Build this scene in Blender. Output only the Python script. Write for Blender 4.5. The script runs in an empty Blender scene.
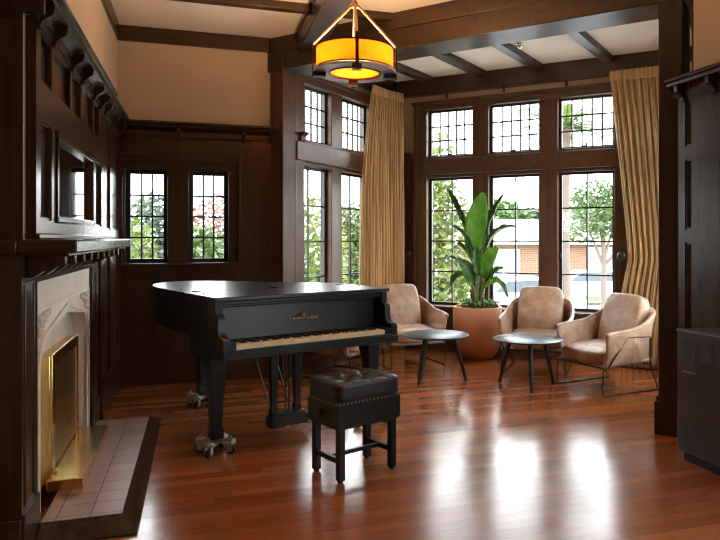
import bpy, bmesh, math, random
from mathutils import Matrix, Vector
C = bpy.context.scene.collection
R = math.radians
PI = math.pi
random.seed(7)

# ------------------------------------------------------------------ helpers
class MB:
    def __init__(s, M=None):
        s.v = []; s.f = []; s.M = M or Matrix()
    def add(s, vs, fs):
        b = len(s.v)
        s.v += [s.M @ Vector(p) for p in vs]
        s.f += [tuple(i + b for i in f) for f in fs]
        return s
    def box(s, x0, x1, y0, y1, z0, z1):
        return s.add([(x0,y0,z0),(x1,y0,z0),(x1,y1,z0),(x0,y1,z0),(x0,y0,z1),(x1,y0,z1),(x1,y1,z1),(x0,y1,z1)],
                     [(3,2,1,0),(4,5,6,7),(0,1,5,4),(1,2,6,5),(2,3,7,6),(3,0,4,7)])
    def frustum(s, c, a0, b0, z0, a1, b1, z1, c1=None):
        x, y = c; X, Y = c1 or c
        return s.add([(x-a0,y-b0,z0),(x+a0,y-b0,z0),(x+a0,y+b0,z0),(x-a0,y+b0,z0),
                      (X-a1,Y-b1,z1),(X+a1,Y-b1,z1),(X+a1,Y+b1,z1),(X-a1,Y+b1,z1)],
                     [(3,2,1,0),(4,5,6,7),(0,1,5,4),(1,2,6,5),(2,3,7,6),(3,0,4,7)])
    def prism(s, pts, axis, a, b):
        def P(p, t):
            return {'z': (p[0],p[1],t), 'x': (t,p[0],p[1]), 'y': (p[0],t,p[1])}[axis]
        n = len(pts)
        vs = [P(p,a) for p in pts] + [P(p,b) for p in pts]
        fs = [tuple(range(n))[::-1], tuple(range(n,2*n))] + [(i,(i+1)%n,(i+1)%n+n,i+n) for i in range(n)]
        return s.add(vs, fs)
    def cyl(s, p0, p1, r0, r1=None, n=16):
        r1 = r0 if r1 is None else r1
        p0 = Vector(p0); p1 = Vector(p1); d = (p1-p0).normalized()
        a = d.orthogonal().normalized(); b = d.cross(a)
        vs = []
        for p, r in ((p0,r0),(p1,r1)):
            for i in range(n):
                t = 2*PI*i/n
                vs.append(p + (a*math.cos(t) + b*math.sin(t))*r)
        fs = [tuple(range(n))[::-1], tuple(range(n,2*n))] + [(i,(i+1)%n,(i+1)%n+n,i+n) for i in range(n)]
        return s.add(vs, fs)
    def tube(s, pts, r, n=8, closed=False):
        pts = [Vector(p) for p in pts]; m = len(pts)
        rs = r if isinstance(r, (list, tuple)) else [r]*m
        ref = None; vs = []
        for i, p in enumerate(pts):
            if closed: d = (pts[(i+1)%m]-pts[i-1])
            else: d = pts[min(i+1,m-1)] - pts[max(i-1,0)]
            d.normalize()
            if ref is None: ref = d.orthogonal().normalized()
            a = (ref - d*ref.dot(d)).normalized(); ref = a; b = d.cross(a)
            for k in range(n):
                t = 2*PI*k/n
                vs.append(p + (a*math.cos(t)+b*math.sin(t))*rs[i])
        fs = []
        for i in range(m if closed else m-1):
            j = (i+1) % m
            for k in range(n):
                l = (k+1) % n
                fs.append((i*n+k, i*n+l, j*n+l, j*n+k))
        if not closed:
            fs += [tuple(range(n))[::-1], tuple(range((m-1)*n, m*n))]
        return s.add(vs, fs)
    def lathe(s, prof, n=32, c=(0,0), cap=True):
        vs = []; m = len(prof)
        for r, z in prof:
            for k in range(n):
                t = 2*PI*k/n
                vs.append((c[0]+r*math.cos(t), c[1]+r*math.sin(t), z))
        fs = []
        for i in range(m-1):
            for k in range(n):
                l = (k+1) % n
                fs.append((i*n+k, i*n+l, (i+1)*n+l, (i+1)*n+k))
        if cap:
            fs += [tuple(range(n))[::-1], tuple(range((m-1)*n, m*n))]
        return s.add(vs, fs)
    def surf(s, fn, nu, nv, cu=False):
        vs = [fn(i/(nu if cu else nu-1), j/(nv-1)) for i in range(nu) for j in range(nv)]
        fs = []
        for i in range(nu if cu else nu-1):
            k = (i+1) % nu
            for j in range(nv-1):
                fs.append((i*nv+j, k*nv+j, k*nv+j+1, i*nv+j+1))
        return s.add(vs, fs)
    def superbox(s, c, sz, e=4.0, n=10, rot=None, fn=None):
        """a cushion: a cube's surface pulled onto a super-ellipsoid"""
        b = bmesh.new(); bmesh.ops.create_cube(b, size=2)
        bmesh.ops.subdivide_edges(b, edges=b.edges[:], cuts=n, use_grid_fill=True)
        rot = rot or Matrix.Identity(3); c = Vector(c)
        b.verts.ensure_lookup_table()
        vs = []
        for v in b.verts:
            p = v.co
            k = (abs(p.x)**e + abs(p.y)**e + abs(p.z)**e) ** (1/e)
            q = p / k
            q = Vector((q.x*sz[0]/2, q.y*sz[1]/2, q.z*sz[2]/2))
            if fn: q = fn(q)
            vs.append(c + rot @ q)
        fs = [tuple(v.index for v in f.verts) for f in b.faces]
        b.free()
        return s.add(vs, fs)
    def ball(s, c, r, n=10, sc=(1,1,1)):
        prof = []
        vs = []; fs = []
        m = n
        for i in range(m+1):
            th = PI*i/m
            for k in range(2*n):
                t = PI*k/n
                vs.append((c[0]+r*sc[0]*math.sin(th)*math.cos(t), c[1]+r*sc[1]*math.sin(th)*math.sin(t), c[2]+r*sc[2]*math.cos(th)))
        for i in range(m):
            for k in range(2*n):
                l = (k+1) % (2*n)
                fs.append((i*2*n+k, (i+1)*2*n+k, (i+1)*2*n+l, i*2*n+l))
        return s.add(vs, fs)
    def build(s, name, mat, parent=None, bevel=0, smooth=38, subd=0, solid=0, fix=True):
        me = bpy.data.meshes.new(name)
        me.from_pydata([tuple(v) for v in s.v], [], s.f)
        if fix:
            b = bmesh.new(); b.from_mesh(me)
            bmesh.ops.remove_doubles(b, verts=b.verts, dist=1e-5)
            bmesh.ops.recalc_face_normals(b, faces=b.faces)
            b.to_mesh(me); b.free()
        for p in me.polygons: p.use_smooth = True
        if smooth < 180: me.set_sharp_from_angle(angle=R(smooth))
        me.materials.append(mat)
        o = bpy.data.objects.new(name, me); C.objects.link(o)
        if parent: o.parent = parent
        if solid:
            m = o.modifiers.new('thickness', 'SOLIDIFY'); m.thickness = solid; m.offset = 0
        if bevel:
            m = o.modifiers.new('edges', 'BEVEL'); m.width = bevel; m.segments = 2; m.limit_method = 'ANGLE'; m.angle_limit = R(40)
        if subd:
            m = o.modifiers.new('smooth', 'SUBSURF'); m.levels = subd; m.render_levels = subd
        return o

def tag(o, label, cat, group=None, kind=None):
    o['label'] = label; o['category'] = cat
    if group: o['group'] = group
    if kind: o['kind'] = kind
    return o
def thing(name, label, cat, loc=(0,0,0), rz=0, group=None):
    o = bpy.data.objects.new(name, None); C.objects.link(o)
    o.location = loc; o.rotation_euler = (0,0,rz); o.empty_display_size = .1
    return tag(o, label, cat, group)
def struct(name, label, cat):
    o = thing(name, label, cat); o['kind'] = 'structure'; return o
def copy_tree(o, parent=None):
    c = o.copy(); C.objects.link(c)
    if parent: c.parent = parent
    for ch in list(o.children): copy_tree(ch, c)
    return c
def frame(o, xd, yd):
    """matrix of a wall's own frame: x along it, y through it, z up"""
    x = Vector((xd[0],xd[1],0)).normalized(); y = Vector((yd[0],yd[1],0)).normalized()
    M = Matrix.Identity(4)
    M.col[0][:3] = x; M.col[1][:3] = y; M.col[2][:3] = (0,0,1); M.col[3][:3] = (o[0],o[1],o[2] if len(o)>2 else 0)
    return M

# ------------------------------------------------------------------ materials
def newmat(name):
    m = bpy.data.materials.new(name); m.use_nodes = True
    nt = m.node_tree; return m, nt, nt.nodes['Principled BSDF']
def ramp(nt, fac, stops):
    r = nt.nodes.new('ShaderNodeValToRGB'); e = r.color_ramp.elements
    while len(e) < len(stops): e.new(.5)
    for i, (p, c) in enumerate(stops):
        e[i].position = p; e[i].color = (*c, 1)
    nt.links.new(fac, r.inputs[0]); return r.outputs[0]
def tex(nt, scale=(1,1,1), rot=(0,0,0), kind='Object'):
    tc = nt.nodes.new('ShaderNodeTexCoord'); mp = nt.nodes.new('ShaderNodeMapping')
    mp.inputs['Scale'].default_value = scale; mp.inputs['Rotation'].default_value = rot
    nt.links.new(tc.outputs[kind], mp.inputs[0]); return mp.outputs[0]
def noise(nt, vec, scale, detail=4, rough=.55, dist=0):
    n = nt.nodes.new('ShaderNodeTexNoise'); n.inputs['Scale'].default_value = scale
    n.inputs['Detail'].default_value = detail; n.inputs['Roughness'].default_value = rough; n.inputs['Distortion'].default_value = dist
    nt.links.new(vec, n.inputs['Vector']); return n.outputs['Fac']
def bump(nt, b, h, strength, dist=.01):
    n = nt.nodes.new('ShaderNodeBump'); n.inputs['Strength'].default_value = strength; n.inputs['Distance'].default_value = dist
    nt.links.new(h, n.inputs['Height']); nt.links.new(n.outputs[0], b.inputs['Normal'])
def mnode(nt, op, a, c=None):
    n = nt.nodes.new('ShaderNodeMath'); n.operation = op
    for k, q in enumerate((a, c)):
        if q is None: continue
        if isinstance(q, (int, float)): n.inputs[k].default_value = q
        else: nt.links.new(q, n.inputs[k])
    return n.outputs[0]
def rough_var(nt, b, fac, lo, hi):
    m = nt.nodes.new('ShaderNodeMapRange'); m.inputs['To Min'].default_value = lo; m.inputs['To Max'].default_value = hi
    nt.links.new(fac, m.inputs['Value']); nt.links.new(m.outputs[0], b.inputs['Roughness'])
def simple(name, col, rough=.5, metal=0, var=.12, scale=8, bmp=0, spec=.5, coat=0, bscale=None):
    m, nt, b = newmat(name)
    v = tex(nt); f = noise(nt, v, scale)
    c0 = tuple(max(0, c*(1-var)) for c in col); c1 = tuple(min(1, c*(1+var)) for c in col)
    nt.links.new(ramp(nt, f, [(.3,c0),(.7,c1)]), b.inputs['Base Color'])
    b.inputs['Roughness'].default_value = rough; b.inputs['Metallic'].default_value = metal
    b.inputs['Specular IOR Level'].default_value = spec; b.inputs['Coat Weight'].default_value = coat
    if bmp: bump(nt, b, noise(nt, v, bscale or scale*3), bmp)
    return m
def wood(name, dark, light, axis='z', rough=.34, spec=.38, freq=26, coat=0):
    m, nt, b = newmat(name)
    sc = {'z': (1,1,.06), 'x': (.06,1,1), 'y': (1,.06,1)}[axis]
    v = tex(nt, sc)
    f = noise(nt, v, freq, 6, .62, .5); g = noise(nt, v, freq*5, 3)
    mx = nt.nodes.new('ShaderNodeMath'); mx.operation = 'MULTIPLY_ADD'; mx.inputs[1].default_value = .35
    nt.links.new(g, mx.inputs[0]); nt.links.new(f, mx.inputs[2])
    nt.links.new(ramp(nt, mx.outputs[0], [(.35,dark),(.9,light)]), b.inputs['Base Color'])
    rough_var(nt, b, f, rough*.96, rough*1.06)
    b.inputs['Specular IOR Level'].default_value = spec; b.inputs['Coat Weight'].default_value = coat
    b.inputs['Coat Roughness'].default_value = .15
    bump(nt, b, g, .03, .003)
    return m
OAK = wood('dark_oak', (.023,.0103,.0045), (.054,.025,.0108), 'z', .26)
OAKX = wood('dark_oak_rail', (.023,.0103,.0045), (.054,.025,.0108), 'x', .26)
OAKY = wood('dark_oak_long', (.023,.0103,.0045), (.054,.025,.0108), 'y', .26)
BAYW = wood('window_timber', (.042,.017,.007), (.125,.056,.024), 'z', .3)
BAYH = wood('window_timber_rail', (.042,.017,.007), (.125,.056,.024), 'x', .3)
BEAM = wood('beam_timber', (.015,.007,.003), (.052,.025,.011), 'x', .3)
BEAMY = wood('beam_timber_long', (.015,.007,.003), (.052,.025,.011), 'y', .3)
PLASTER = simple('cream_plaster', (.43,.295,.19), .85, var=.04, scale=2, bmp=.08, bscale=90)
CEIL = simple('ceiling_plaster', (.84,.71,.58), .88, var=.03, scale=2, bmp=.06, bscale=60)
EBONY = simple('satin_black_lacquer', (.008,.009,.0095), .36, var=.1, scale=30, spec=.35)
EBONYTOP = simple('satin_black_lid_lacquer', (.010,.0115,.014), .32, var=.1, scale=30, spec=.55)
IVORY = simple('aged_ivory', (.85,.66,.40), .35, var=.07, scale=40)
BLACKKEY = simple('black_key_wood', (.01,.01,.01), .3)
GOLD = simple('gilt_lettering', (.34,.16,.045), .45, .3)
DECAL = simple('emblem_black', (.004,.004,.004), .6)
STEEL = simple('worn_cast_metal', (.42,.38,.31), .42, .85, var=.3, scale=40)
BRASS = simple('polished_brass', (.83,.58,.22), .2, 1, var=.12, scale=6, bmp=.02)
BRASSD = simple('tarnished_brass', (.60,.44,.17), .3, 1, var=.2, scale=6)
BLEATHER = simple('black_leather', (.011,.011,.012), .3, var=.1, scale=20, bmp=.25, bscale=150)
STONE = simple('carved_limestone', (.66,.60,.50), .8, var=.08, scale=5, bmp=.15, bscale=60)
WIRE = simple('dark_wire', (.035,.03,.027), .4, .7)
TTOP = simple('table_black', (.022,.024,.028), .36, var=.1, scale=20)
POT = simple('terracotta', (.56,.25,.115), .62, var=.06, scale=5, bmp=.05, bscale=60)
SOIL = simple('soil', (.03,.02,.013), .95, bmp=.6)
STALK = simple('leaf_stalk', (.22,.30,.09), .5)
STEMB = simple('brown_stem', (.18,.09,.045), .6)
BRONZE = simple('bronze_rod', (.26,.15,.07), .45, .7)
DBRONZE = simple('dark_bronze', (.05,.032,.02), .38, .7)
RING = simple('lamp_ring_enamel', (.45,.43,.42), .4, .3)
HEATER = simple('heater_enamel', (.06,.05,.042), .38, .3, var=.06)
HMESH = simple('heater_grille_dark', (.012,.012,.012), .6)
HBAR = simple('heater_grille_bar', (.13,.125,.12), .45, .5)
SASH = simple('black_steel_sash', (.014,.015,.017), .4, .2)
KNOB = simple('dark_turned_wood', (.02,.014,.011), .3)
CHROME = simple('chrome', (.7,.68,.65), .15, 1)
WHITEP = simple('white_paint', (.75,.75,.74), .5)

def make_floor():
    m, nt, b = newmat('jarrah_floorboards')
    v = tex(nt)
    N = lambda op, a, c=None: mnode(nt, op, a, c)
    sp = nt.nodes.new('ShaderNodeSeparateXYZ'); nt.links.new(v, sp.inputs[0])
    yr = N('DIVIDE', sp.outputs[1], .085); row = N('FLOOR', yr); fr = N('FRACT', yr)
    wn_ = nt.nodes.new('ShaderNodeTexWhiteNoise'); wn_.noise_dimensions = '1D'; nt.links.new(row, wn_.inputs['W'])
    bx = N('FLOOR', N('ADD', N('DIVIDE', sp.outputs[0], 2.6), N('MULTIPLY', wn_.outputs['Value'], 7.3)))
    w2 = nt.nodes.new('ShaderNodeTexWhiteNoise'); w2.noise_dimensions = '2D'
    cb = nt.nodes.new('ShaderNodeCombineXYZ'); nt.links.new(row, cb.inputs[0]); nt.links.new(bx, cb.inputs[1]); nt.links.new(cb.outputs[0], w2.inputs['Vector'])
    g = noise(nt, tex(nt, (.5,9,1)), 9, 6, .6, .3)
    fac = N('ADD', N('MULTIPLY', w2.outputs['Value'], .42), N('MULTIPLY', g, .58))
    col = ramp(nt, fac, [(.15,(.19,.049,.013)),(.5,(.29,.083,.022)),(.85,(.41,.13,.035))])
    seam = N('LESS_THAN', fr, .022)
    mm = nt.nodes.new('ShaderNodeMix'); mm.data_type = 'RGBA'
    nt.links.new(seam, mm.inputs[0]); nt.links.new(col, mm.inputs[6]); mm.inputs[7].default_value = (.07,.02,.006,1)
    nt.links.new(mm.outputs[2], b.inputs['Base Color'])
    r = noise(nt, v, 2.2, 5, .6)
    rough_var(nt, b, r, .10, .28)
    b.inputs['Specular IOR Level'].default_value = .55
    bump(nt, b, noise(nt, tex(nt, (.25,1.6,1)), 6, 3), .10, .01)
    return m
FLOOR = make_floor()

def make_leather():
    m, nt, b = newmat('tan_leather')
    v = tex(nt)
    f = noise(nt, v, 5, 6, .65)
    nt.links.new(ramp(nt, f, [(.32,(.25,.13,.075)),(.52,(.40,.24,.15)),(.72,(.55,.38,.27))]), b.inputs['Base Color'])
    rough_var(nt, b, f, .5, .36)
    w = nt.nodes.new('ShaderNodeMath'); w.operation = 'ADD'
    fine = nt.nodes.new('ShaderNodeMath'); fine.operation = 'MULTIPLY'; fine.inputs[1].default_value = .05; nt.links.new(noise(nt, v, 90, 2), fine.inputs[0])
    nt.links.new(noise(nt, tex(nt,(1,1,.8)), 7, 2, .45, .8), w.inputs[0]); nt.links.new(fine.outputs[0], w.inputs[1])
    bump(nt, b, w.outputs[0], .5, .03)
    return m
TAN = make_leather()

def make_curtain():
    m, nt, b = newmat('gold_curtain_cloth')
    f = noise(nt, tex(nt, (1,1,.03)), 60, 5, .7)
    nt.links.new(ramp(nt, f, [(.3,(.30,.165,.055)),(.7,(.66,.42,.17))]), b.inputs['Base Color'])
    b.inputs['Roughness'].default_value = .5
    b.inputs['Sheen Weight'].default_value = .4; b.inputs['Sheen Roughness'].default_value = .4
    bump(nt, b, f, .25, .006)
    return m
CURT = make_curtain()

def make_leaf(name, c0, c1, trans=.35):
    m, nt, b = newmat(name)
    f = noise(nt, tex(nt), 9, 3)
    col = ramp(nt, f, [(.3,c0),(.7,c1)])
    nt.links.new(col, b.inputs['Base Color']); b.inputs['Roughness'].default_value = .35
    t = nt.nodes.new('ShaderNodeBsdfTranslucent'); nt.links.new(col, t.inputs[0])
    mx = nt.nodes.new('ShaderNodeMixShader'); mx.inputs[0].default_value = trans
    nt.links.new(b.outputs[0], mx.inputs[1]); nt.links.new(t.outputs[0], mx.inputs[2])
    nt.links.new(mx.outputs[0], nt.nodes['Material Output'].inputs[0])
    return m
LEAF = make_leaf('bright_leaf', (.11,.30,.018), (.20,.46,.04), .3)
LEAFD = make_leaf('deep_green_leaf', (.05,.13,.028), (.10,.23,.05), .3)
TREE1 = make_leaf('tree_leaf_yellow_green', (.075,.105,.016), (.13,.165,.035), .3)
TREE2 = make_leaf('tree_leaf_green', (.035,.065,.014), (.075,.12,.028), .3)
TREE3 = make_leaf('tree_leaf_blue_green', (.035,.055,.030), (.065,.09,.05), .3)
PINKL = make_leaf('tree_leaf_pink', (.15,.065,.05), (.19,.11,.075), .3)
BARK = simple('bark', (.11,.08,.06), .9, bmp=.4)

def make_glass():
    m, nt, b = newmat('window_glass'); nt.nodes.remove(b)
    t = nt.nodes.new('ShaderNodeBsdfTransparent'); t.inputs[0].default_value = (.94,.96,.95,1)
    g = nt.nodes.new('ShaderNodeBsdfGlossy'); g.inputs['Roughness'].default_value = .02
    lw = nt.nodes.new('ShaderNodeLayerWeight'); lw.inputs[0].default_value = .5
    pw = nt.nodes.new('ShaderNodeMath'); pw.operation = 'POWER'; pw.inputs[1].default_value = 5; nt.links.new(lw.outputs['Facing'], pw.inputs[0])
    fr = nt.nodes.new('ShaderNodeMath'); fr.operation = 'MULTIPLY_ADD'; fr.inputs[1].default_value = .6; fr.inputs[2].default_value = .03; nt.links.new(pw.outputs[0], fr.inputs[0])
    mx = nt.nodes.new('ShaderNodeMixShader')
    nt.links.new(fr.outputs[0], mx.inputs[0]); nt.links.new(t.outputs[0], mx.inputs[1]); nt.links.new(g.outputs[0], mx.inputs[2])
    nt.links.new(mx.outputs[0], nt.nodes['Material Output'].inputs[0])
    return m
GLASS = make_glass()
MIRROR = simple('old_mirror', (.62,.64,.62), .04, 1, var=.05, scale=3)

def make_shade(name, col, strength):
    m, nt, b = newmat(name)
    f = noise(nt, tex(nt), 14, 5, .6)
    c = ramp(nt, f, [(.3,(col[0],col[1]*.85,col[2]*.7)),(.7,col)])
    nt.links.new(c, b.inputs['Base Color']); b.inputs['Roughness'].default_value = .4
    nt.links.new(c, b.inputs['Emission Color']); b.inputs['Emission Strength'].default_value = strength
    t = nt.nodes.new('ShaderNodeBsdfTranslucent'); nt.links.new(c, t.inputs[0])
    mx = nt.nodes.new('ShaderNodeMixShader'); mx.inputs[0].default_value = .5
    nt.links.new(b.outputs[0], mx.inputs[1]); nt.links.new(t.outputs[0], mx.inputs[2]); nt.links.new(mx.outputs[0], nt.nodes['Material Output'].inputs[0])
    return m
MICA = make_shade('amber_mica', (.62,.26,.024), .10)
MICAB = make_shade('amber_mica_bowl', (.62,.27,.022), .12)

def make_tile():
    m, nt, b = newmat('hearth_tile')
    v = tex(nt)
    br = nt.nodes.new('ShaderNodeTexBrick'); br.offset = 0
    br.inputs['Scale'].default_value = 1; br.inputs['Brick Width'].default_value = .152; br.inputs['Row Height'].default_value = .152
    br.inputs['Mortar Size'].default_value = .004; br.inputs['Mortar Smooth'].default_value = .2
    br.inputs['Color1'].default_value = (.27,.135,.095,1); br.inputs['Color2'].default_value = (.36,.195,.14,1); br.inputs['Mortar'].default_value = (.05,.035,.03,1)
    nt.links.new(v, br.inputs['Vector'])
    nt.links.new(br.outputs['Color'], b.inputs['Base Color'])
    b.inputs['Roughness'].default_value = .32
    inv = nt.nodes.new('ShaderNodeMath'); inv.operation = 'SUBTRACT'; inv.inputs[0].default_value = 1
    nt.links.new(br.outputs['Fac'], inv.inputs[1]); bump(nt, b, inv.outputs[0], .5, .004)
    return m
TILE = make_tile()
def make_brick():
    m, nt, b = newmat('orange_brick')
    v = tex(nt, (1,1,1), (R(90),0,0))
    br = nt.nodes.new('ShaderNodeTexBrick')
    br.inputs['Scale'].default_value = 1; br.inputs['Brick Width'].default_value = .24; br.inputs['Row Height'].default_value = .086
    br.inputs['Mortar Size'].default_value = .01
    br.inputs['Color1'].default_value = (.16,.065,.028,1); br.inputs['Color2'].default_value = (.20,.09,.045,1); br.inputs['Mortar'].default_value = (.2,.16,.13,1)
    nt.links.new(v, br.inputs['Vector']); nt.links.new(br.outputs['Color'], b.inputs['Base Color'])
    b.inputs['Roughness'].default_value = .85
    return m
BRICK = make_brick()
ROOF = simple('pale_roof_sheet', (.24,.20,.17), .6, var=.06)
ROOFG = simple('grey_roof_sheet', (.12,.13,.15), .6, var=.06)
GRASSM = simple('lawn_green', (.085,.12,.035), .9, var=.3, scale=1.5)
ROADM = simple('pale_concrete', (.50,.49,.47), .9, var=.1, scale=1)
CARW = simple('car_paint_white', (.70,.71,.72), .25, coat=.6)
CARB = simple('car_paint_silver', (.42,.44,.47), .25, .4, coat=.6)
CARG = simple('car_window', (.05,.06,.07), .1)
HPANE = simple('house_window_pane', (.16,.18,.20), .2)
TYRE = simple('tyre_rubber', (.02,.02,.02), .8)

# ------------------------------------------------------------------ the room
ZC = 3.475                                   # ceiling
P1 = Vector((.692, 6.99)); P2 = Vector((3.194, 4.10))       # the two posts of the bay opening
bu = (P2-P1).normalized(); bn = Vector((-bu.y, bu.x))        # along the opening, into the bay
S2 = math.sqrt(.5)
BL = Vector((2.463, 8.553)); BR = Vector((5.228, 5.788))     # inner corners of the bay
outline = [(-1.5,-4.2),(3.3,-4.2),(3.3,3.86),(BR.x,BR.y),(BL.x,BL.y),(.9,6.99),(-1.5,6.99)]
f = MB().prism(outline, 'z', -.15, 0).build('floor', FLOOR); tag(f, 'glossy red-brown timber strip floor', 'floor', kind='structure')
c = MB().prism(outline, 'z', ZC, ZC+.15).build('ceiling', CEIL); tag(c, 'pale plaster ceiling between dark beams', 'ceiling', kind='structure')

w = MB(); w.box(-1.5,-.75,3.34,7.2,1.36,ZC); w.box(-1.5,-.75,5.68,7.2,0,1.36); w.box(-1.5,-.86,3.34,5.68,0,1.36)
w = w.build('wall_chimney', PLASTER); tag(w, 'cream plaster wall above the fireplace panelling', 'wall', kind='structure')
w = MB().box(-1.7,-1.5,-4.2,3.34,0,ZC).build('wall_left', PLASTER); tag(w, 'cream left wall beside the camera', 'wall', kind='structure')
w = MB().box(-1.7,3.5,-4.4,-4.2,0,ZC).build('wall_rear', PLASTER); tag(w, 'cream wall behind the camera', 'wall', kind='structure')
w = MB().box(3.3,3.5,-4.2,.86,0,ZC).box(3.3,3.5,2.0,3.86,0,ZC).box(3.3,3.5,.86,2.0,0,.7).box(3.3,3.5,.86,2.0,2.6,ZC)  # the gap holds the casement added for fill light
w = w.build('wall_right', PLASTER); tag(w, 'cream plaster wall above the right panelling and heater', 'wall', kind='structure')
# back wall with two window holes
WZ0, WZ1 = 1.185, 2.10
wh = [(-.68,-.295),(-.10,.28)]
w = MB()
w.box(-.75,.9,7.0,7.2,0,WZ0); w.box(-.75,.9,7.0,7.2,WZ1,ZC)
w.box(-.75,wh[0][0],7.0,7.2,WZ0,WZ1); w.box(wh[0][1],wh[1][0],7.0,7.2,WZ0,WZ1); w.box(wh[1][1],.9,7.0,7.2,WZ0,WZ1)
w = w.build('wall_back', PLASTER); tag(w, 'cream plaster back wall over the small casements', 'wall', kind='structure')

# --- panelling: a rail-and-stile grid standing proud of the panels
def rail_grid(M, x0, x1, z0, z1, holes, y_face, y_back, mat):
    """boards between x0..x1, z0..z1 with rectangular holes (sorted cells), made of boxes on the union grid"""
    xs = sorted({x0,x1,*[h[0] for h in holes],*[h[1] for h in holes]}); zs = sorted({z0,z1,*[h[2] for h in holes],*[h[3] for h in holes]})
    mb = MB(M)
    for j in range(len(zs)-1):
        run = None
        for i in range(len(xs)-1):
            cx, cz = (xs[i]+xs[i+1])/2, (zs[j]+zs[j+1])/2
            inh = any(h[0] < cx < h[1] and h[2] < cz < h[3] for h in holes)
            if not inh:
                run = (run[0], xs[i+1]) if run else (xs[i], xs[i+1])
            if (inh or i == len(xs)-2) and run:
                mb.box(run[0], run[1], y_face, y_back, zs[j], zs[j+1]); run = None
    return mb
def panelling(root, M, x0, x1, z0, z1, holes, y_face, depth=.022, mat=None, opens=()):
    mat = mat or OAK
    rail_grid(M, x0, x1, z0, z1, list(holes)+list(opens), y_face, y_face+depth, mat).build('rails_and_stiles', mat, root)
    for h in holes:
        mb = MB(M); mb.box(h[0]-.004,h[1]+.004,y_face+depth-.003,y_face+depth+.008,h[2]-.004,h[3]+.004)
        b = .014                                     # ovolo bead round the panel
        mb.box(h[0],h[0]+b,y_face+.008,y_face+depth,h[2],h[3]); mb.box(h[1]-b,h[1],y_face+.008,y_face+depth,h[2],h[3])
        mb.box(h[0],h[1],y_face+.008,y_face+depth,h[2],h[2]+b); mb.box(h[0],h[1],y_face+.008,y_face+depth,h[3]-b,h[3])
        mb.build('panel', mat, root)
def cornice(root, M, x0, x1, y_face, z_top=2.56, mat=None, brackets=(), pj=.10):
    mat = mat or OAKX
    y = y_face
    prof = [(y+.02,z_top-.14),(y-.012,z_top-.14),(y-.012,z_top-.085),(y-.03,z_top-.07),(y-pj*.72,z_top-.05),(y-pj*.8,z_top-.03),(y-pj,z_top-.022),(y-pj,z_top),(y+.02,z_top)]
    MB(M).prism([(a,b) for a,b in prof], 'x', x0, x1).build('cornice', mat, root, bevel=.002)
    for x in brackets:
        p = [(y,z_top-.17),(y-.016,z_top-.165),(y-.024,z_top-.14),(y-.045,z_top-.118),(y-.068,z_top-.105),(y-.075,z_top-.06),(y,z_top-.06)]
        MB(M).prism(p, 'x', x-.018, x+.018).build('bracket', mat, root, bevel=.003)

BF = frame((0,0,0),(1,0),(0,1))                       # the back wall: x = X, y = Y
t1 = struct('trim_1', 'dark oak panelling around the two small back casements', 'wall panelling')
holes = [(-.70,-.22,2.33,2.425),(-.14,.385,2.33,2.425),(.465,.665,2.10,2.425),(.465,.665,1.62,2.02),(.465,.665,1.20,1.54),
         (-.71,-.42,.26,1.09),(-.35,-.03,.26,1.09),(.04,.36,.26,1.09),(.465,.665,.26,1.09)]
panelling(t1, BF, -.75, .72, .19, 2.44, holes, 6.975, opens=[(-.70,.37,1.185,2.24)])
cornice(t1, BF, -.73, .77, 6.975, 2.56, OAKX, (-.19,.425,.69))
# stepped casing round the pair of windows
mb = MB(BF)
mb.box(-.73,.40,6.945,6.985,2.185,2.25); mb.box(-.73,-.70,6.945,6.985,1.185,2.185); mb.box(.37,.40,6.945,6.985,1.185,2.185)
mb.build('casing', OAKX, t1, bevel=.004)
mb = MB(BF)
mb.box(-.70,.37,6.98,7.09,2.10,2.19); mb.box(-.70,-.68,6.98,7.09,1.185,2.10); mb.box(.28,.37,6.98,7.09,1.185,2.10); mb.box(-.295,-.10,6.985,7.09,1.185,2.10)
mb.build('window_post', OAK, t1, bevel=.004)
MB(BF).box(-.73,.42,6.90,7.10,1.155,1.185).box(-.73,.41,6.93,6.98,1.125,1.155).build('window_sill', OAKX, t1, bevel=.004)
MB(BF).box(-.75,.72,6.955,6.99,0,.17).box(-.75,.72,6.965,6.99,.17,.19).build('skirting', OAKX, t1, bevel=.003)

# windows
wn = [0]
def casement(M, x0, x1, z0, z1, y, cols, rows, label, fw=.032, handle=None, mat=None):
    wn[0] += 1; mat = mat or SASH
    o = struct('window_%d' % wn[0], label, 'window')
    mb = MB(M)
    mb.box(x0,x0+fw,y-.02,y+.025,z0,z1); mb.box(x1-fw,x1,y-.02,y+.025,z0,z1); mb.box(x0+fw,x1-fw,y-.02,y+.025,z0,z0+fw); mb.box(x0+fw,x1-fw,y-.02,y+.025,z1-fw,z1)
    mb.build('window_frame', mat, o, bevel=.003)
    a0,a1,b0,b1 = x0+fw,x1-fw,z0+fw,z1-fw
    mb = MB(M); g = .0087
    for i in range(1,cols):
        x = a0+(a1-a0)*i/cols; mb.box(x-g,x+g,y-.008,y+.012,b0,b1)
    for j in range(1,rows):
        z = b0+(b1-b0)*j/rows; mb.box(a0,a1,y-.0085,y+.0125,z-g,z+g)
    mb.build('glazing_bars', mat, o)
    MB(M).box(a0,a1,y,y+.004,b0,b1).build('glass_pane', GLASS, o)
    if handle:
        hx, hz = handle
        MB(M).box(hx-.008,hx+.008,y-.05,y-.02,hz-.01,hz+.05).box(hx-.05,hx+.01,y-.05,y-.04,hz+.0,hz+.014).build('window_handle', mat, o, bevel=.002)
    return o
casement(BF, wh[0][0], wh[0][1], WZ0, WZ1, 7.08, 3, 4, 'small leaded casement in the back wall nearer the fireplace', .042)
casement(BF, wh[1][0], wh[1][1], WZ0, WZ1, 7.08, 3, 4, 'small leaded casement in the back wall nearer the bay post', .042)

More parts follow.
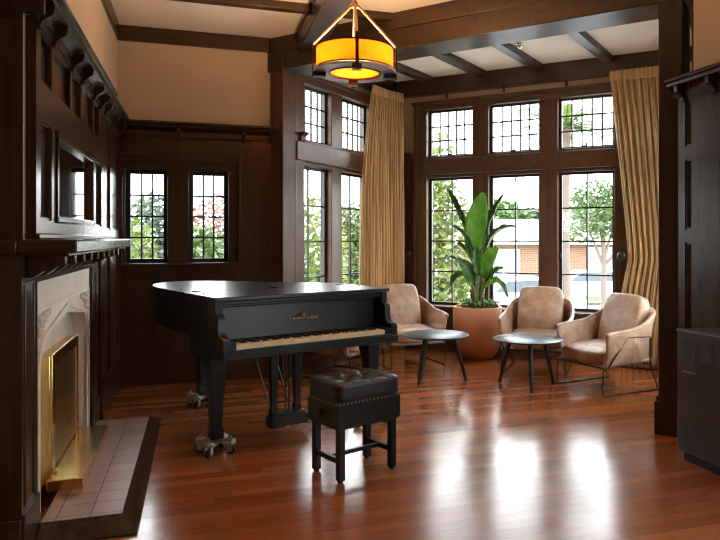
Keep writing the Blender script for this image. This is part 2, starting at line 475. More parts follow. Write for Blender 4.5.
# --- bay walls
def bay_wall(side, M, L, lights, f0, f1, label):
    """wall of the bay with a tall timber window of two tiers; x along, y outward"""
    z0, z1 = .53, 3.185
    w = MB(M)
    w.box(0,L,.0,.25,0,z0); w.box(0,L,0,.25,z1,ZC); w.box(0,f0,0,.25,z0,z1); w.box(f1,L,0,.25,z0,z1)
    w = w.build('wall_bay_'+side, PLASTER); tag(w, label+' bay wall of cream plaster around the tall window', 'wall', kind='structure')
tn = [1]
def bay_window(side, M, L, lights, f0, f1, label, panels):
    tn[0] += 1
    t = struct('trim_%d' % tn[0], 'timber frame and panelling of the ' + label, 'window frame')
    z0, z1 = .53, 3.185
    n = len(lights)
    mb = MB(M)
    xs = [f0] + sum([[a,b] for a,b in lights], []) + [f1]
    for i in range(n+1):
        mb.box(xs[2*i], xs[2*i+1], -.025 if i in (0,n) else -.012, .15, z0, z1-.1)
    mb.build('mullion', BAYW, t, bevel=.006)
    MB(M).box(f0,f1,-.03,.15,z1-.105,z1).box(f0-.03,f1+.03,-.045,0,z1-.03,z1+.012).build('window_head', BAYH, t, bevel=.005)
    MB(M).box(f0,f0+.05,-.045,0,z0,z1).box(f1-.05,f1,-.045,0,z0,z1).build('architrave', BAYW, t, bevel=.006)
    mb = MB(M); mb.box(xs[1]-.06,xs[-2]+.06,-.06,.02,2.245,2.445); mb.box(xs[1],xs[-2],-.01,.15,2.205,2.48)
    mb.build('transom', BAYH, t, bevel=.008)
    MB(M).box(f0-.03,f1+.03,-.10,.15,z0,z0+.035).box(f0,f1,-.06,0,z0-.03,z0).build('window_sill', BAYH, t, bevel=.006)
    # panelling below the sill and at both sides, up to the small cornice
    hl = []; w = (f1-f0)/n
    for i in range(n): hl.append((f0+w*i+.07, f0+w*(i+1)-.07, .22, .46))
    panelling(t, M, 0, L, .0, .50, hl, -.024, mat=BAYW)
    for a,b in panels:
        panelling(t, M, a, b, .50, 2.44, [(a+.05,b-.05,.75,1.5),(a+.05,b-.05,1.58,2.38)] if b-a > .2 else [], -.024, mat=BAYW)
        cornice(t, M, a, b, -.024, 2.54, BAYH, (a+.08,), .085)
    MB(M).box(.06,L-.06,-.05,-.024,0,.13).build('skirting', BAYH, t, bevel=.004)
    names = {0:'first',1:'second',2:'third'}
    for i,(a,b) in enumerate(lights):
        casement(M, a, b, .57, 2.21, .085, 2, 4, '%s lower two-column casement of the %s' % (names[i], label), .034, (a+.017,1.2) if side=='front' and i==2 else None)
        casement(M, a, b, 2.475, 3.085, .085, 5, 3, '%s upper small-paned light of the %s' % (names[i], label), .03, (a+(b-a)*.5,2.5) if side=='front' else None)
FRT = frame((BL.x,BL.y,0),(1,-1),(1,1)); LFT = frame((.9,6.99,0),(1,1),(-1,1)); RGT = frame((BR.x,BR.y,0),(-1,-1),(1,-1))
LB = (BR-BL).length
fl = [(.50,1.135),(1.345,1.995),(2.215,2.865)]
bay_wall('front', FRT, LB, fl, .32, 3.06, 'far')
bay_window('front', FRT, LB, fl, .32, 3.06, 'big three-light bay window', [(0,.31),(3.07,LB)])
ll = [(.10,.74),(.95,1.59)]
bay_wall('left', LFT, 2.2105, ll, .02, 1.77, 'left')
bay_window('left', LFT, 2.2105, ll, .02, 1.77, 'left bay window by the dark post', [(1.78,2.2105)])
rl = [(.62,1.26),(1.47,2.11)]
bay_wall('right', RGT, 2.727, rl, .44, 2.30, 'right')
bay_window('right', RGT, 2.727, rl, .44, 2.30, 'right bay window behind the gold curtain', [(0,.43),(2.31,2.727)])

# --- beams and posts
BO = frame((P1.x,P1.y,0), bu, bn); LO = (P2-P1).length
b = struct('trim_5', 'heavy timber beam across the bay opening', 'beam')
MB(BO).box(.17,LO+.05,0,.37,3.145,3.33).build('lower_beam', BEAM, b, bevel=.006)
MB(BO).box(-.03,LO+.2,-.018,.37,3.325,ZC).build('upper_board', BEAM, b, bevel=.005)
MB(BO).box(-.03,.19,-.012,.2,3.13,3.33).build('capital_block', BEAM, b, bevel=.005)
b = struct('trim_6', 'dark post left of the bay opening beside the casements', 'post')
MB(BO).box(0,.176,0,.33,0,3.20).build('post_shaft', BAYW, b, bevel=.006)
MB(BO).box(-.005,.20,-.025,.30,0,.26).box(-.005,.19,-.015,.30,.26,.29).build('post_plinth', OAK, b, bevel=.004)
MB(BO).prism([(.176,2.54),(.25,2.54),(.25,2.525),(.225,2.51),(.205,2.50),(.20,2.46),(.176,2.43)],'y',.25,.33).build('post_cornice', BAYH, b, bevel=.004)
b = struct('trim_7', 'black-brown post right of the bay opening beside the heater', 'post')
MB(BO).box(LO,LO+.165,0,.33,0,3.16).build('post_shaft', OAK, b, bevel=.006)
MB(BO).box(LO-.025,LO+.165,-.025,.33,0,.24).box(LO-.015,LO+.165,-.015,.33,.24,.28).build('post_plinth', OAK, b, bevel=.004)
b = struct('trim_8', 'long ceiling beam running from the left post over the piano', 'beam')
MB().box(.93,1.145,-4.2,6.9,3.285,ZC).build('ceiling_beam', BEAMY, b, bevel=.006)
b = struct('trim_9', 'thin ceiling batten crossing between fireplace and bay beam', 'beam')
MB().box(-.75,.93,5.83,5.93,3.41,ZC).box(1.145,1.75,5.83,5.93,3.41,ZC).build('ceiling_batten', BEAM, b, bevel=.004)
b = struct('trim_10', 'dark board along the top of the back and left walls', 'ceiling trim')
MB().box(-.75,.68,6.955,6.995,3.33,ZC).build('back_board', OAKX, b, bevel=.004)
MB().box(-.75,-.725,3.34,6.96,3.33,ZC).build('chimney_board', OAKY, b, bevel=.004)
b = struct('trim_11', 'dark ceiling beams of the bay', 'beam')
MB(FRT).box(.0,LB,-.12,0,3.265,ZC).build('front_beam', OAKX, b, bevel=.004)
MB(LFT).box(.0,2.21,-.12,0,3.265,ZC).build('left_beam', OAKX, b, bevel=.004)
MB(RGT).box(.0,2.72,-.12,0,3.265,ZC).build('right_beam', OAKX, b, bevel=.004)
for s_ in (.60,1.31,2.02,2.82):
    wp = FRT @ Vector((s_,-.11,0)); q = Vector((wp.x,wp.y))-P1; xr = q.dot(bu); yr = q.dot(bn)
    MB(BO).box(xr-.055,xr+.055,.37,yr,3.40,ZC).build('ceiling_rafter', BEAMY, b, bevel=.004)
for i, s_ in enumerate((.78,1.55,2.32)):
    o = MB(FRT).box(s_-.012,s_+.012,-.03,.0,3.215,3.262).cyl((s_,-.045,3.218),(s_,-.01,3.218),.009,n=8).build('curtain_hook', KNOB, None)
    tag(o, 'small black curtain hook over the %s' % ('left light of the bay window','middle light of the bay window','right light of the bay window, nearest the right curtain')[i], 'hook', 'black hooks above the bay window')

# --- right wall panelling (x along -Y so that the panelling reads left to right)
RW = frame((3.3,3.98,0),(0,-1),(1,0))
t = struct('trim_12', 'dark oak panelling on the right wall above the heater', 'wall panelling')
hs = []
for k in range(2):
    a = .07 + k*.72
    hs.append((a, a+.62, 2.075, 2.405))
    for q in (0,1):
        hs.append((a+q*.33, a+q*.33+.29, 1.49, 1.985)); hs.append((a+q*.33, a+q*.33+.29, .30, 1.40))
panelling(t, RW, .0, 1.6, .2, 2.44, hs, -.03)
cornice(t, RW, -.05, 1.6, -.03, 2.565, OAKX, [.055,.36,.75,1.11,1.47], .085)
MB(RW).box(.0,1.6,-.05,-.004,0,.2).build('skirting', OAKX, t, bevel=.004)
casement(RW, 1.98, 3.12, .7, 2.6, .1, 2, 4, 'added unseen casement of the right wall, there for fill light', .05)  # out-of-view window, added to let fill daylight into the room

# ------------------------------------------------------------------ fireplace
# chimney breast: side panelling facing the camera
CS = frame((-1.5,3.34,0),(1,0),(0,1))
t = struct('trim_13', 'near-black oak panelling on the near side of the chimney breast', 'wall panelling')
panelling(t, CS, 0, .76, .2, 2.44, [(.07,.36,1.5,2.38),(.43,.68,1.5,2.38),(.07,.36,.3,1.25),(.43,.68,.3,1.25)], -.024)
cornice(t, CS, 0, .85, -.024, 2.56, OAKX, (.70,))
MB(CS).box(0,.76,-.045,0,0,.2).build('skirting', OAKX, t, bevel=.004)
CH = frame((-.75,3.42,0),(0,1),(-1,0))                  # the chimney wall: x = Y-3.42, y into the wall
t = struct('trim_14', 'dark oak panelling on the wall between fireplace and back wall', 'wall panelling')
panelling(t, CH, 2.262, 3.55, .19, 2.44, [(2.36,2.84,1.50,2.38),(2.92,3.47,1.50,2.38),(2.36,2.84,.26,1.40),(2.92,3.47,.26,1.40)], -.024)
MB(CH).box(2.262,3.55,-.035,0,0,.19).build('skirting', OAKX, t, bevel=.004)
cornice(t, CH, 2.265, 3.56, -.024, 2.56, OAKX, (2.4,2.9,3.4))

om = thing('overmantel', 'dark oak overmantel with mirror and panels above the mantel shelf', 'overmantel', (-.75,4.54,1.43))
OMF = frame((0,-1.12,-1.43),(0,1),(-1,0))               # same frame, shifted to the thing's base
hol = []
for a,b_ in ((.09,.335),(.385,.85),(.90,1.205),(1.245,1.70),(1.755,2.0)): hol.append((a,b_,2.165,2.40))
hol += [(.09,.335,1.515,1.985),(1.83,2.13,1.515,1.985)]
panelling(om, OMF, .0, 2.25, 1.43, 2.44, hol, -.045, .03, OAK, opens=[(.44,1.70,1.515,1.985)])
MB(OMF).box(.0,2.25,-.016,-.002,1.43,2.44).build('backing_board', OAK, om)
mb = MB(OMF)
for (a0,a1,c0,c1) in ((.44,.475,1.515,1.985),(1.665,1.70,1.515,1.985),(.44,1.70,1.515,1.55),(.44,1.70,1.95,1.985)):
    mb.box(a0,a1,-.055,-.01,c0,c1)
mb.build('mirror_frame', OAK, om, bevel=.008)
MB(OMF).box(.47,1.67,-.022,-.017,1.545,1.955).build('mirror', MIRROR, om)
MB(OMF).box(-.01,2.26,-.062,-.0,1.425,1.452).build('base_moulding', OAKY, om, bevel=.006)
cornice(om, OMF, .0-.02, 2.26, -.045, 2.56, OAKY, (.03,.36,.875,1.225,1.73,2.06))

ms = thing('mantel_shelf', 'dark oak mantel shelf on curved brackets over the fireplace', 'shelf', (-.75,4.59,1.36))
MSF = frame((0,-1.25,-1.36),(0,1),(-1,0))
MB(MSF).box(-.07,2.31,-.235,.0,1.362,1.422).build('shelf_board', OAKY, ms, bevel=.008)
MB(MSF).box(-.045,2.29,-.20,-.0,1.348,1.363).build('under_moulding', OAKY, ms, bevel=.004)
MB(MSF).box(-.07,-.026,.0,.74,1.362,1.422).build('side_shelf', OAKX, ms, bevel=.008)
for k in range(9):
    x = .09 + k*.262
    p = [(-.014,1.348),(-.165,1.348),(-.165,1.305),(-.135,1.30),(-.115,1.285),(-.075,1.278),(-.055,1.262),(-.035,1.25),(-.014,1.248)]
    MB(MSF).prism(p,'x',x-.028,x+.028).build('bracket', OAKY, ms, bevel=.003)

fs = thing('fireplace_surround', 'cream carved stone fireplace with pointed arch in dark oak frame', 'fireplace', (-.75,4.49,0))
FSF = frame((0,-1.07,0),(0,1),(-1,0))                   # x = Y-3.42
# carved stone with a four-centred arch opening; the wall behind is the chimney block
ac = 1.05; hw = .73
def arch(hw_, zj, za, n=10):
    pts = []
    rr = .20
    for k in range(n+1):                                 # shoulder
        t_ = PI - k/n*R(62)
        pts.append((ac-hw_+rr+rr*math.cos(t_), zj+rr*math.sin(t_)))
    pts.append((ac, za))
    return pts + [(2*ac-x, z) for x, z in pts[-2::-1]]
zb = .066; zt = 1.232
def arch_plate(mb, x0, x1, z1, A, y0, y1):
    """flat plate x0..x1 up to z1 with arch A cut out"""
    n = len(A)
    top = [(x0,zb),(x0,z1)] + [(x, z1) for x,_ in A] + [(x1,z1),(x1,zb)]
    # left leg, strips above, right leg
    mb.prism([(x0,zb),(A[0][0],zb),A[0],(A[0][0],z1),(x0,z1)],'y',y0,y1)
    for i in range(n-1):
        if A[i+1][0]-A[i][0] > 1e-6:
            mb.prism([A[i],A[i+1],(A[i+1][0],z1),(A[i][0],z1)],'y',y0,y1)
    mb.prism([(A[-1][0],zb),(x1,zb),(x1,z1),(A[-1][0],z1),A[-1]],'y',y0,y1)
mb = MB(FSF); A = arch(hw, .74, .985); arch_plate(mb, .18, 1.94, zt, A, .012, .094)
mb.build('stone_front', STONE, fs, smooth=1, fix=False)
def ring(A, out, y0, y1, mb):
    n = len(A)
    pts = [(A[0][0],zb)] + A + [(A[-1][0],zb)]
    B = []
    for i,(x,z) in enumerate(pts):
        dx = x-ac
        l = math.hypot(dx, max(z-.45,0)*.9+.001)
        B.append((x+out*dx/abs(dx) if i in (0,len(pts)-1) else x+out*dx/l, z if i in (0,len(pts)-1) else z+out*(max(z-.45,0)*.9)/l))
    for i in range(len(pts)-1):
        mb.prism([pts[i],pts[i+1],B[i+1],B[i]],'y',y0,y1)
mb = MB(FSF); ring(arch(hw,.74,.985), .035, .002, .02, mb); ring(arch(hw+.045,.74,1.02), .02, -.004, .02, mb)
mb.build('arch_moulding', STONE, fs, smooth=1, fix=False)
mb = MB(FSF)
mb.box(.235,.25,.0,.014,zb,1.075); mb.box(1.85,1.865,.0,.014,zb,1.075); mb.box(.235,1.865,.0,.014,1.06,1.075)
mb.build('label_moulding', STONE, fs, bevel=.003)
for sgn in (-1,1):                                       # leaf carving in the two spandrels
    mb = MB(FSF)
    for (du,dz,r_,an) in ((.715,1.02,.030,20),(.64,1.02,.034,-30),(.735,.96,.028,70),(.68,.97,.026,-10),(.745,.90,.022,40),(.57,1.035,.024,10),(.535,1.04,.022,30),(.50,1.042,.018,0),(.748,.872,.02,0)):
        for q in range(3):
            a_ = R(an + q*120)
            mb.ball((ac+sgn*(du+r_*.55*math.cos(a_)), .008, dz+r_*.55*math.sin(a_)), r_*.6, 6, (.6,1,1))
    mb.build('leaf_carving', STONE, fs)
MB(FSF).box(.20,1.92,.0935,.106,zb,1.10).build('infill_panel', STONE, fs)
mb = MB(FSF)
mb.box(-.08,.185,-.008,.105,.0,1.24); mb.box(1.935,2.25,-.008,.105,.0,1.24); mb.box(-.08,2.25,-.008,.105,1.225,1.345)
mb.build('oak_frame', OAK, fs, bevel=.006)
mb = MB(FSF)
for x in (-.05,.12,1.98,2.17): mb.box(x,x+.016,-.014,-.006,.23,1.22)
mb.box(.175,.19,-.012,.03,zb,1.235); mb.box(1.93,1.945,-.012,.03,zb,1.235); mb.box(.175,1.945,-.012,.03,1.217,1.235)
mb.build('frame_beads', OAK, fs, bevel=.004)
MB(FSF).box(-.095,.195,-.022,.10,0,.21).build('plinth', OAK, fs, bevel=.005)
MB(FSF).box(1.925,2.255,-.022,.10,0,.21).build('plinth', OAK, fs, bevel=.005)

he = thing('hearth', 'raised hearth of reddish square tiles with dark sloping kerb', 'hearth', (-.51,4.545,0))
HF = frame((-.24,-1.125,0),(0,1),(-1,0))
x0,x1 = .05,2.20
mb = MB()
def hearth_kerb():
    o_ = [(-.215,-1.075),(.227,-1.075),(.227,1.075),(-.215,1.075)]
    i_ = [(-.215,-.96),(.16,-.96),(.16,.95),(-.215,.95)]
    vs = [(x,y,0) for x,y in o_] + [(x,y,.012) for x,y in o_] + [(x,y,.063) for x,y in i_]
    fs_ = [(3,2,1,0)]
    for k in range(3): fs_ += [(k,k+1,k+5,k+4),(k+4,k+5,k+9,k+8)]
    fs_ += [(3,0,4,7),(7,4,8,11),(8,9,10,11)]
    return vs, fs_
mb.add(*hearth_kerb()); mb.build('kerb', OAKY, he, bevel=.004)
MB().box(-.214,.145,-.945,.935,.05,.066).build('tiles', TILE, he, bevel=.002)

fc = thing('brass_fire_cover', 'polished brass fireplace cover with tray standing on the tiled hearth', 'fireplace cover', (-.70,4.55,.066))
MB().box(-.14,-.082,-.43,.405,.0,.715).build('brass_box', BRASS, fc, bevel=.004)
MB().box(-.083,-.078,-.36,.335,.08,.65).build('front_panel', BRASSD, fc, bevel=.003)
mb = MB(); mb.box(-.082,-.07,-.43,-.36,.06,.715); mb.box(-.082,-.07,.335,.405,.06,.715); mb.box(-.082,-.07,-.36,.335,.65,.715)
mb.build('front_frame', BRASS, fc, bevel=.003)
MB().box(-.08,.10,-.54,.55,.0,.062).build('tray', BRASS, fc, bevel=.004)
for y in (-.40,.38): MB().ball((-.06,y,.075),.012,6).build('stud', BRASSD, fc)

# ------------------------------------------------------------------ grand piano
PW = 1.365
pn = thing('grand_piano', 'closed satin black grand piano standing on wheeled leg dollies', 'piano', (.145,4.36,0), R(20))
def side_curve(off=0.0):
    def bez(p0,p1,p2,p3,n):
        out = []
        for i in range(n+1):
            t_ = i/n; u = 1-t_
            out.append((u**3*p0[0]+3*u*u*t_*p1[0]+3*u*t_*t_*p2[0]+t_**3*p3[0], u**3*p0[1]+3*u*u*t_*p1[1]+3*u*t_*t_*p2[1]+t_**3*p3[1]))
        return out
    L = bez((0,1.18),(.0,1.50),(.07,1.88),(.38,1.93),12) + bez((.38,1.93),(.70,1.95),(.74,1.60),(.98,1.32),12)[1:] + bez((.98,1.32),(1.2,1.08),(PW,1.0),(PW,.66),10)[1:]
    return L
SC = side_curve()
def scaled(pts, k):                                     # overhang
    cx = PW/2
    return [(x+(k if x > cx else -k), y+(k if y > 1.4 else 0)) for x,y in pts]
YF = .145
case = [(0,YF)] + SC + [(PW,YF)]
def loop_prism(mb, pts, z0, z1):
    return mb.prism(pts, 'z', z0, z1)
loop_prism(MB(), [(0,.30)]+SC+[(PW,.30)], .745, 1.018).build('case', EBONY, pn, bevel=.004)
lidp = scaled(SC, .012)
YS = .70
loop_prism(MB(), [(-.012,YS+.002)]+lidp[:-1]+[(PW+.012,YS+.002)] if lidp[-1][1] < YS else [(-.012,YS+.002)]+lidp+[(PW+.012,YS+.002)], 1.018, 1.045).build('lid', EBONYTOP, pn, bevel=.005)
MB().box(-.012,PW+.012,YF-.018,YS,1.018,1.045).build('lid_flap', EBONYTOP, pn, bevel=.005)
for x in (.08,PW/2,PW-.08): MB().cyl((x-.03,YS+.001,1.046),(x+.03,YS+.001,1.046),.005,n=8).build('lid_hinge', EBONY, pn)
for x, y in ((.06,.50),(.05,.95),(PW-.06,.45),(PW-.08,.62)):
    MB().ball((x,y,1.047),.008,6,(1,1,.5)).build('lid_button', EBONY, pn)
# cheeks: the S-curved arms each side of the keys
cheek = [(.30,.70),(.012,.70),(.012,.775),(.03,.79),(.055,.79),(.085,.805),(.10,.84),(.10,.90),(.112,.925),(YF,.935),(YF,1.018),(.30,1.018)]
for x0_, x1_ in ((0,.055),(PW-.055,PW)):
    MB().prism([(a,b_) for a,b_ in cheek],'x',x0_,x1_).build('cheek', EBONY, pn, bevel=.004)
for x0_, x1_ in ((.055,.095),(PW-.105,PW-.055)):
    MB().box(x0_,x1_,.02,.24,.70,.757).build('key_block', EBONY, pn, bevel=.004)
MB().box(0,PW,.0,.62,.65,.702).box(0,PW,.215,.62,.70,.748).build('keybed', EBONY, pn, bevel=.004)
MB().box(.055,PW-.055,.0,.022,.695,.712).build('key_slip', EBONY, pn, bevel=.004)
fb = MB(); fb.prism([(.20,.752),(.215,.752),(.235,.985),(.30,.985),(.30,.752)],'x',.055,PW-.055)
fb = fb.build('fallboard', EBONY, pn, bevel=.004)
MB().box(.055,PW-.055,.165,.30,.975,1.018).box(.055,PW-.055,.155,.17,.99,1.018).build('front_rail', EBONY, pn, bevel=.005)
# emblem on the fallboard
th_ = math.atan2(.02,.233)
EM = Matrix.Translation((PW/2,.2255-.008,.868)) @ Matrix.Rotation(R(90)-th_,4,'X')
mb = MB(EM); mb.prism([(-.125,-.022),(.125,-.022),(.118,-.006),(.06,.008),(.035,.026),(0,.045),(-.035,.026),(-.06,.008),(-.118,-.006)],'z',-.004,.0012)
mb.build('emblem_plate', DECAL, fb)
mb = MB(EM)                                              # lyre emblem
for sgn in (-1,1):
    mb.tube([(sgn*.003,.008,.002),(sgn*.012,.014,.002),(sgn*.013,.022,.002),(sgn*.007,.029,.002),(sgn*.009,.036,.002)],.0028,6)
for k in (-1,0,1): mb.tube([(k*.004,.01,.002),(k*.004,.034,.002)],.0012,5)
mb.box(-.009,.009,.028,.032,0,.0035); mb.box(-.012,.012,.004,.009,0,.0035)
mb.build('emblem_lyre', GOLD, fb)
cu = bpy.data.curves.new('lettering','FONT'); cu.body = 'STEINWAY & SONS'; cu.size = .026; cu.align_x = 'CENTER'; cu.align_y = 'CENTER'; cu.extrude = .0008; cu.offset = .0003; cu.space_character = 1.05
tmp = bpy.data.objects.new('lettering_tmp', cu); C.objects.link(tmp); bpy.context.view_layer.update()
me = bpy.data.meshes.new_from_object(tmp.evaluated_get(bpy.context.evaluated_depsgraph_get()))
bpy.data.objects.remove(tmp); me.materials.clear(); me.materials.append(GOLD)
lt = bpy.data.objects.new('lettering', me); C.objects.link(lt); lt.parent = fb
lt.matrix_local = EM @ Matrix.Translation((0,-.010,.0022))
# keys
KX0, KX1 = .097, PW-.107; kw = (KX1-KX0)/52
wk = MB().box(.0005,kw-.0005,.024,.205,.713,.744).build('white_key', IVORY, pn, bevel=.001); wk.location.x = KX0
bk = MB().prism([(.082,.744),(.088,.756),(.205,.757),(.205,.744)],'x',-kw*.29,kw*.29).build('black_key', BLACKKEY, pn)
first = True
for i in range(52):
    if i:
        o = wk.copy(); C.objects.link(o); o.location.x = KX0 + i*kw
    if i < 51 and (i % 7) in (0,2,3,5,6):              # A B C D E F G: sharps after A, C, D, F, G
        if first: bk.location.x = KX0 + (i+1)*kw; first = False
        else:
            o = bk.copy(); C.objects.link(o); o.location.x = KX0 + (i+1)*kw
# legs on dollies
def dolly(lg, c):
    mb = MB(); x, y = c
    for k in range(4):
        a_ = R(45+90*k); dx, dy = math.cos(a_), math.sin(a_)
        ex, ey = x+dx*.105, y+dy*.105
        Mx = Matrix.Translation((x,y,0)) @ Matrix.Rotation(a_,4,'Z')
        m2 = MB(Mx); m2.prism([(.02,-.03),(.09,-.042),(.125,-.035),(.14,0),(.125,.035),(.09,.042),(.02,.03)],'z',.072,.094); mb.add(m2.v, m2.f)
        m2 = MB(Mx); m2.cyl((.105,0,.09),(.105,0,.102),.032,.026,12); m2.cyl((.105,0,.10),(.105,0,.122),.008,n=8); mb.add(m2.v,m2.f)
        m2 = MB(Mx); m2.box(.085,.125,-.022,-.016,.02,.075); m2.box(.085,.125,.016,.022,.02,.075); mb.add(m2.v,m2.f)
    mb.build('dolly', STEEL, lg, bevel=.002)
    for k in range(4):
        a_ = R(45+90*k); Mx = Matrix.Translation((x,y,0)) @ Matrix.Rotation(a_,4,'Z')
        MB(Mx).cyl((.112,-.014,.028),(.112,.014,.028),.028,n=16).build('caster_wheel', TYRE, lg, bevel=.003)
for (x,y,zt_) in ((.055,.273,.65),(PW-.07,.273,.65),(.45,1.58,.745)):
    mb = MB()
    mb.frustum((x,y),.042,.042,.10,.042,.042,.18); mb.frustum((x,y),.034,.034,.18,.052,.052,zt_-.10)
    mb.box(x-.054,x+.054,y-.054,y+.054,zt_-.10,zt_)
    lg = mb.build('leg', EBONY, pn, bevel=.005)
    if y < 1:                                            # curved brackets at the top of the leg
        p = [(y+.06,zt_),(y+.22,zt_),(y+.16,zt_-.02),(y+.10,zt_-.06),(y+.072,zt_-.12),(y+.06,zt_-.14)]
        MB().prism(p,'x',x-.05,x+.05).build('leg_bracket', EBONY, lg, bevel=.004)
    dolly(lg, (x,y))
# pedal lyre
ly = MB().box(.505,.80,.365,.47,.055,.135).box(.52,.785,.375,.46,.135,.155).build('pedal_box', EBONY, pn, bevel=.004)
for x in (.545,.735):
    MB().frustum((x,.42),.028,.024,.155,.028,.024,.20).frustum((x,.42),.022,.02,.20,.034,.024,.65).build('lyre_post', EBONY, ly, bevel=.004)
for x in (.64,.67): MB().cyl((x,.42,.15),(x,.42,.65),.006,n=8).build('pedal_rod', EBONY, ly)
for x in (.56,.72): MB().tube([(x-.02,.44,.14),(x-.05,.78,.70)],.007,8).build('brace_rod', EBONY, ly)
for x in (.60,.655,.71): MB().prism([(x-.012,.37),(x-.016,.30),(x-.01,.282),(x+.01,.282),(x+.016,.30),(x+.012,.37)],'z',.075,.085).build('pedal', BRASS, ly, bevel=.002)

# ------------------------------------------------------------------ piano bench
bn_ = thing('piano_bench', 'black piano bench with buttoned leather top in front of the piano', 'bench', (.912,4.045,0), R(22))
bw, bd = .232, .168
MB().box(-bw,bw,-bd,bd,.325,.47).box(-bw+.01,bw-.01,-bd+.01,bd-.01,.31,.325).build('box_frame', EBONY, bn_, bevel=.004)
btn = [(-.12,-.07),(0,-.07),(.12,-.07),(-.06,.0),(.06,.0),(-.12,.07),(0,.07),(.12,.07)]
creases = [(btn[a],btn[b]) for a,b in ((0,3),(1,3),(1,4),(2,4),(5,3),(6,3),(6,4),(7,4))] + [((x,-.07),(x*1.05,-.16)) for x in (-.12,0,.12)] + [((x,.07),(x*1.05,.16)) for x in (-.12,0,.12)]
def tuft(q):
    if q.z > 0:
        z = q.z
        for bx,by in btn:
            d2 = ((q.x-bx)**2+(q.y-by)**2)
            z -= .034*math.exp(-d2/.0007) + .012*math.exp(-d2/.004)
        for (ax,ay),(bx_,by_) in creases:
            dx, dy = bx_-ax, by_-ay; t_ = max(0,min(1,((q.x-ax)*dx+(q.y-ay)*dy)/(dx*dx+dy*dy)))
            z -= .011*math.exp(-((q.x-ax-t_*dx)**2+(q.y-ay-t_*dy)**2)/.00012)*.6
        q = Vector((q.x,q.y,z))
    return q
MB().superbox((0,0,.523),(.478,.35,.125),8,54,fn=tuft).build('cushion', BLEATHER, bn_, smooth=180)
for bx,by in btn: MB().ball((bx,by,.548),.011,6,(1,1,.5)).build('button', BLEATHER, bn_)
mb = MB()
for k in range(17):
    x = -bw+.015+k*(2*bw-.03)/16
    mb.ball((x,-bd-.001,.462),.005,5)
for k in range(12):
    y = -bd+.015+k*(2*bd-.03)/11
    mb.ball((bw+.001,y,.462),.005,5); mb.ball((-bw-.001,y,.462),.005,5)
mb.build('nail_trim', BRASSD, bn_)
for sx in (-1,1):
    for sy in (-1,1):
        x, y = sx*(bw-.042), sy*(bd-.036)
        lg = MB().box(x-.021,x+.021,y-.021,y+.021,.012,.315).build('leg', EBONY, bn_, bevel=.003)
        MB().cyl((x,y,0),(x,y,.013),.016,.018,12).build('foot', HMESH, lg)
mb = MB()
for sx in (-1,1): mb.box(sx*(bw-.042)-.012,sx*(bw-.042)+.012,-bd+.05,bd-.05,.105,.135)
mb.box(-bw+.05,bw-.05,-.012,.012,.108,.132)
mb.build('stretcher', EBONY, bn_, bevel=.002)
for sx in (-1,1):
    MB().cyl((sx*(bw-.002),-.01,.40),(sx*(bw+.02),-.01,.40),.014,n=12).cyl((sx*(bw+.02),-.01,.40),(sx*(bw+.045),-.01,.40),.033,n=20).build('adjusting_knob', EBONY, bn_, bevel=.005)

# ------------------------------------------------------------------ coffee tables
def coffee_table(label, loc, rz):
    t = thing('coffee_table', label, 'table', loc, rz, 'round black coffee tables in the bay')
    MB().lathe([(.0,.437),(.29,.437),(.325,.443),(.338,.452),(.338,.458),(.334,.4605),(.0,.4605)],64,cap=False).build('tabletop', TTOP, t)
    MB().lathe([(.11,.415),(.13,.415),(.13,.437),(.11,.437),(.11,.415)],32,cap=False).build('mounting_ring', TTOP, t)
    for k in range(3):
        a_ = R(90+120*k); dx, dy = math.cos(a_), math.sin(a_)
        MB().cyl((dx*.305,dy*.305,.0),(dx*.19,dy*.19,.44),.017,.024,14).build('leg', TTOP, t, bevel=.002)
    mb = MB()
    for k in range(3):
        a_ = R(90+120*k); mb.cyl((0,0,.425),(math.cos(a_)*.2,math.sin(a_)*.2,.425),.012,n=8)
    mb.build('under_frame', TTOP, t)
    return t
coffee_table('round black coffee table beside the plant pot, nearer the piano', (2.272,6.36,0), R(8))
coffee_table('round black coffee table in front of the right-hand pair of armchairs', (3.03,5.82,0), R(39))

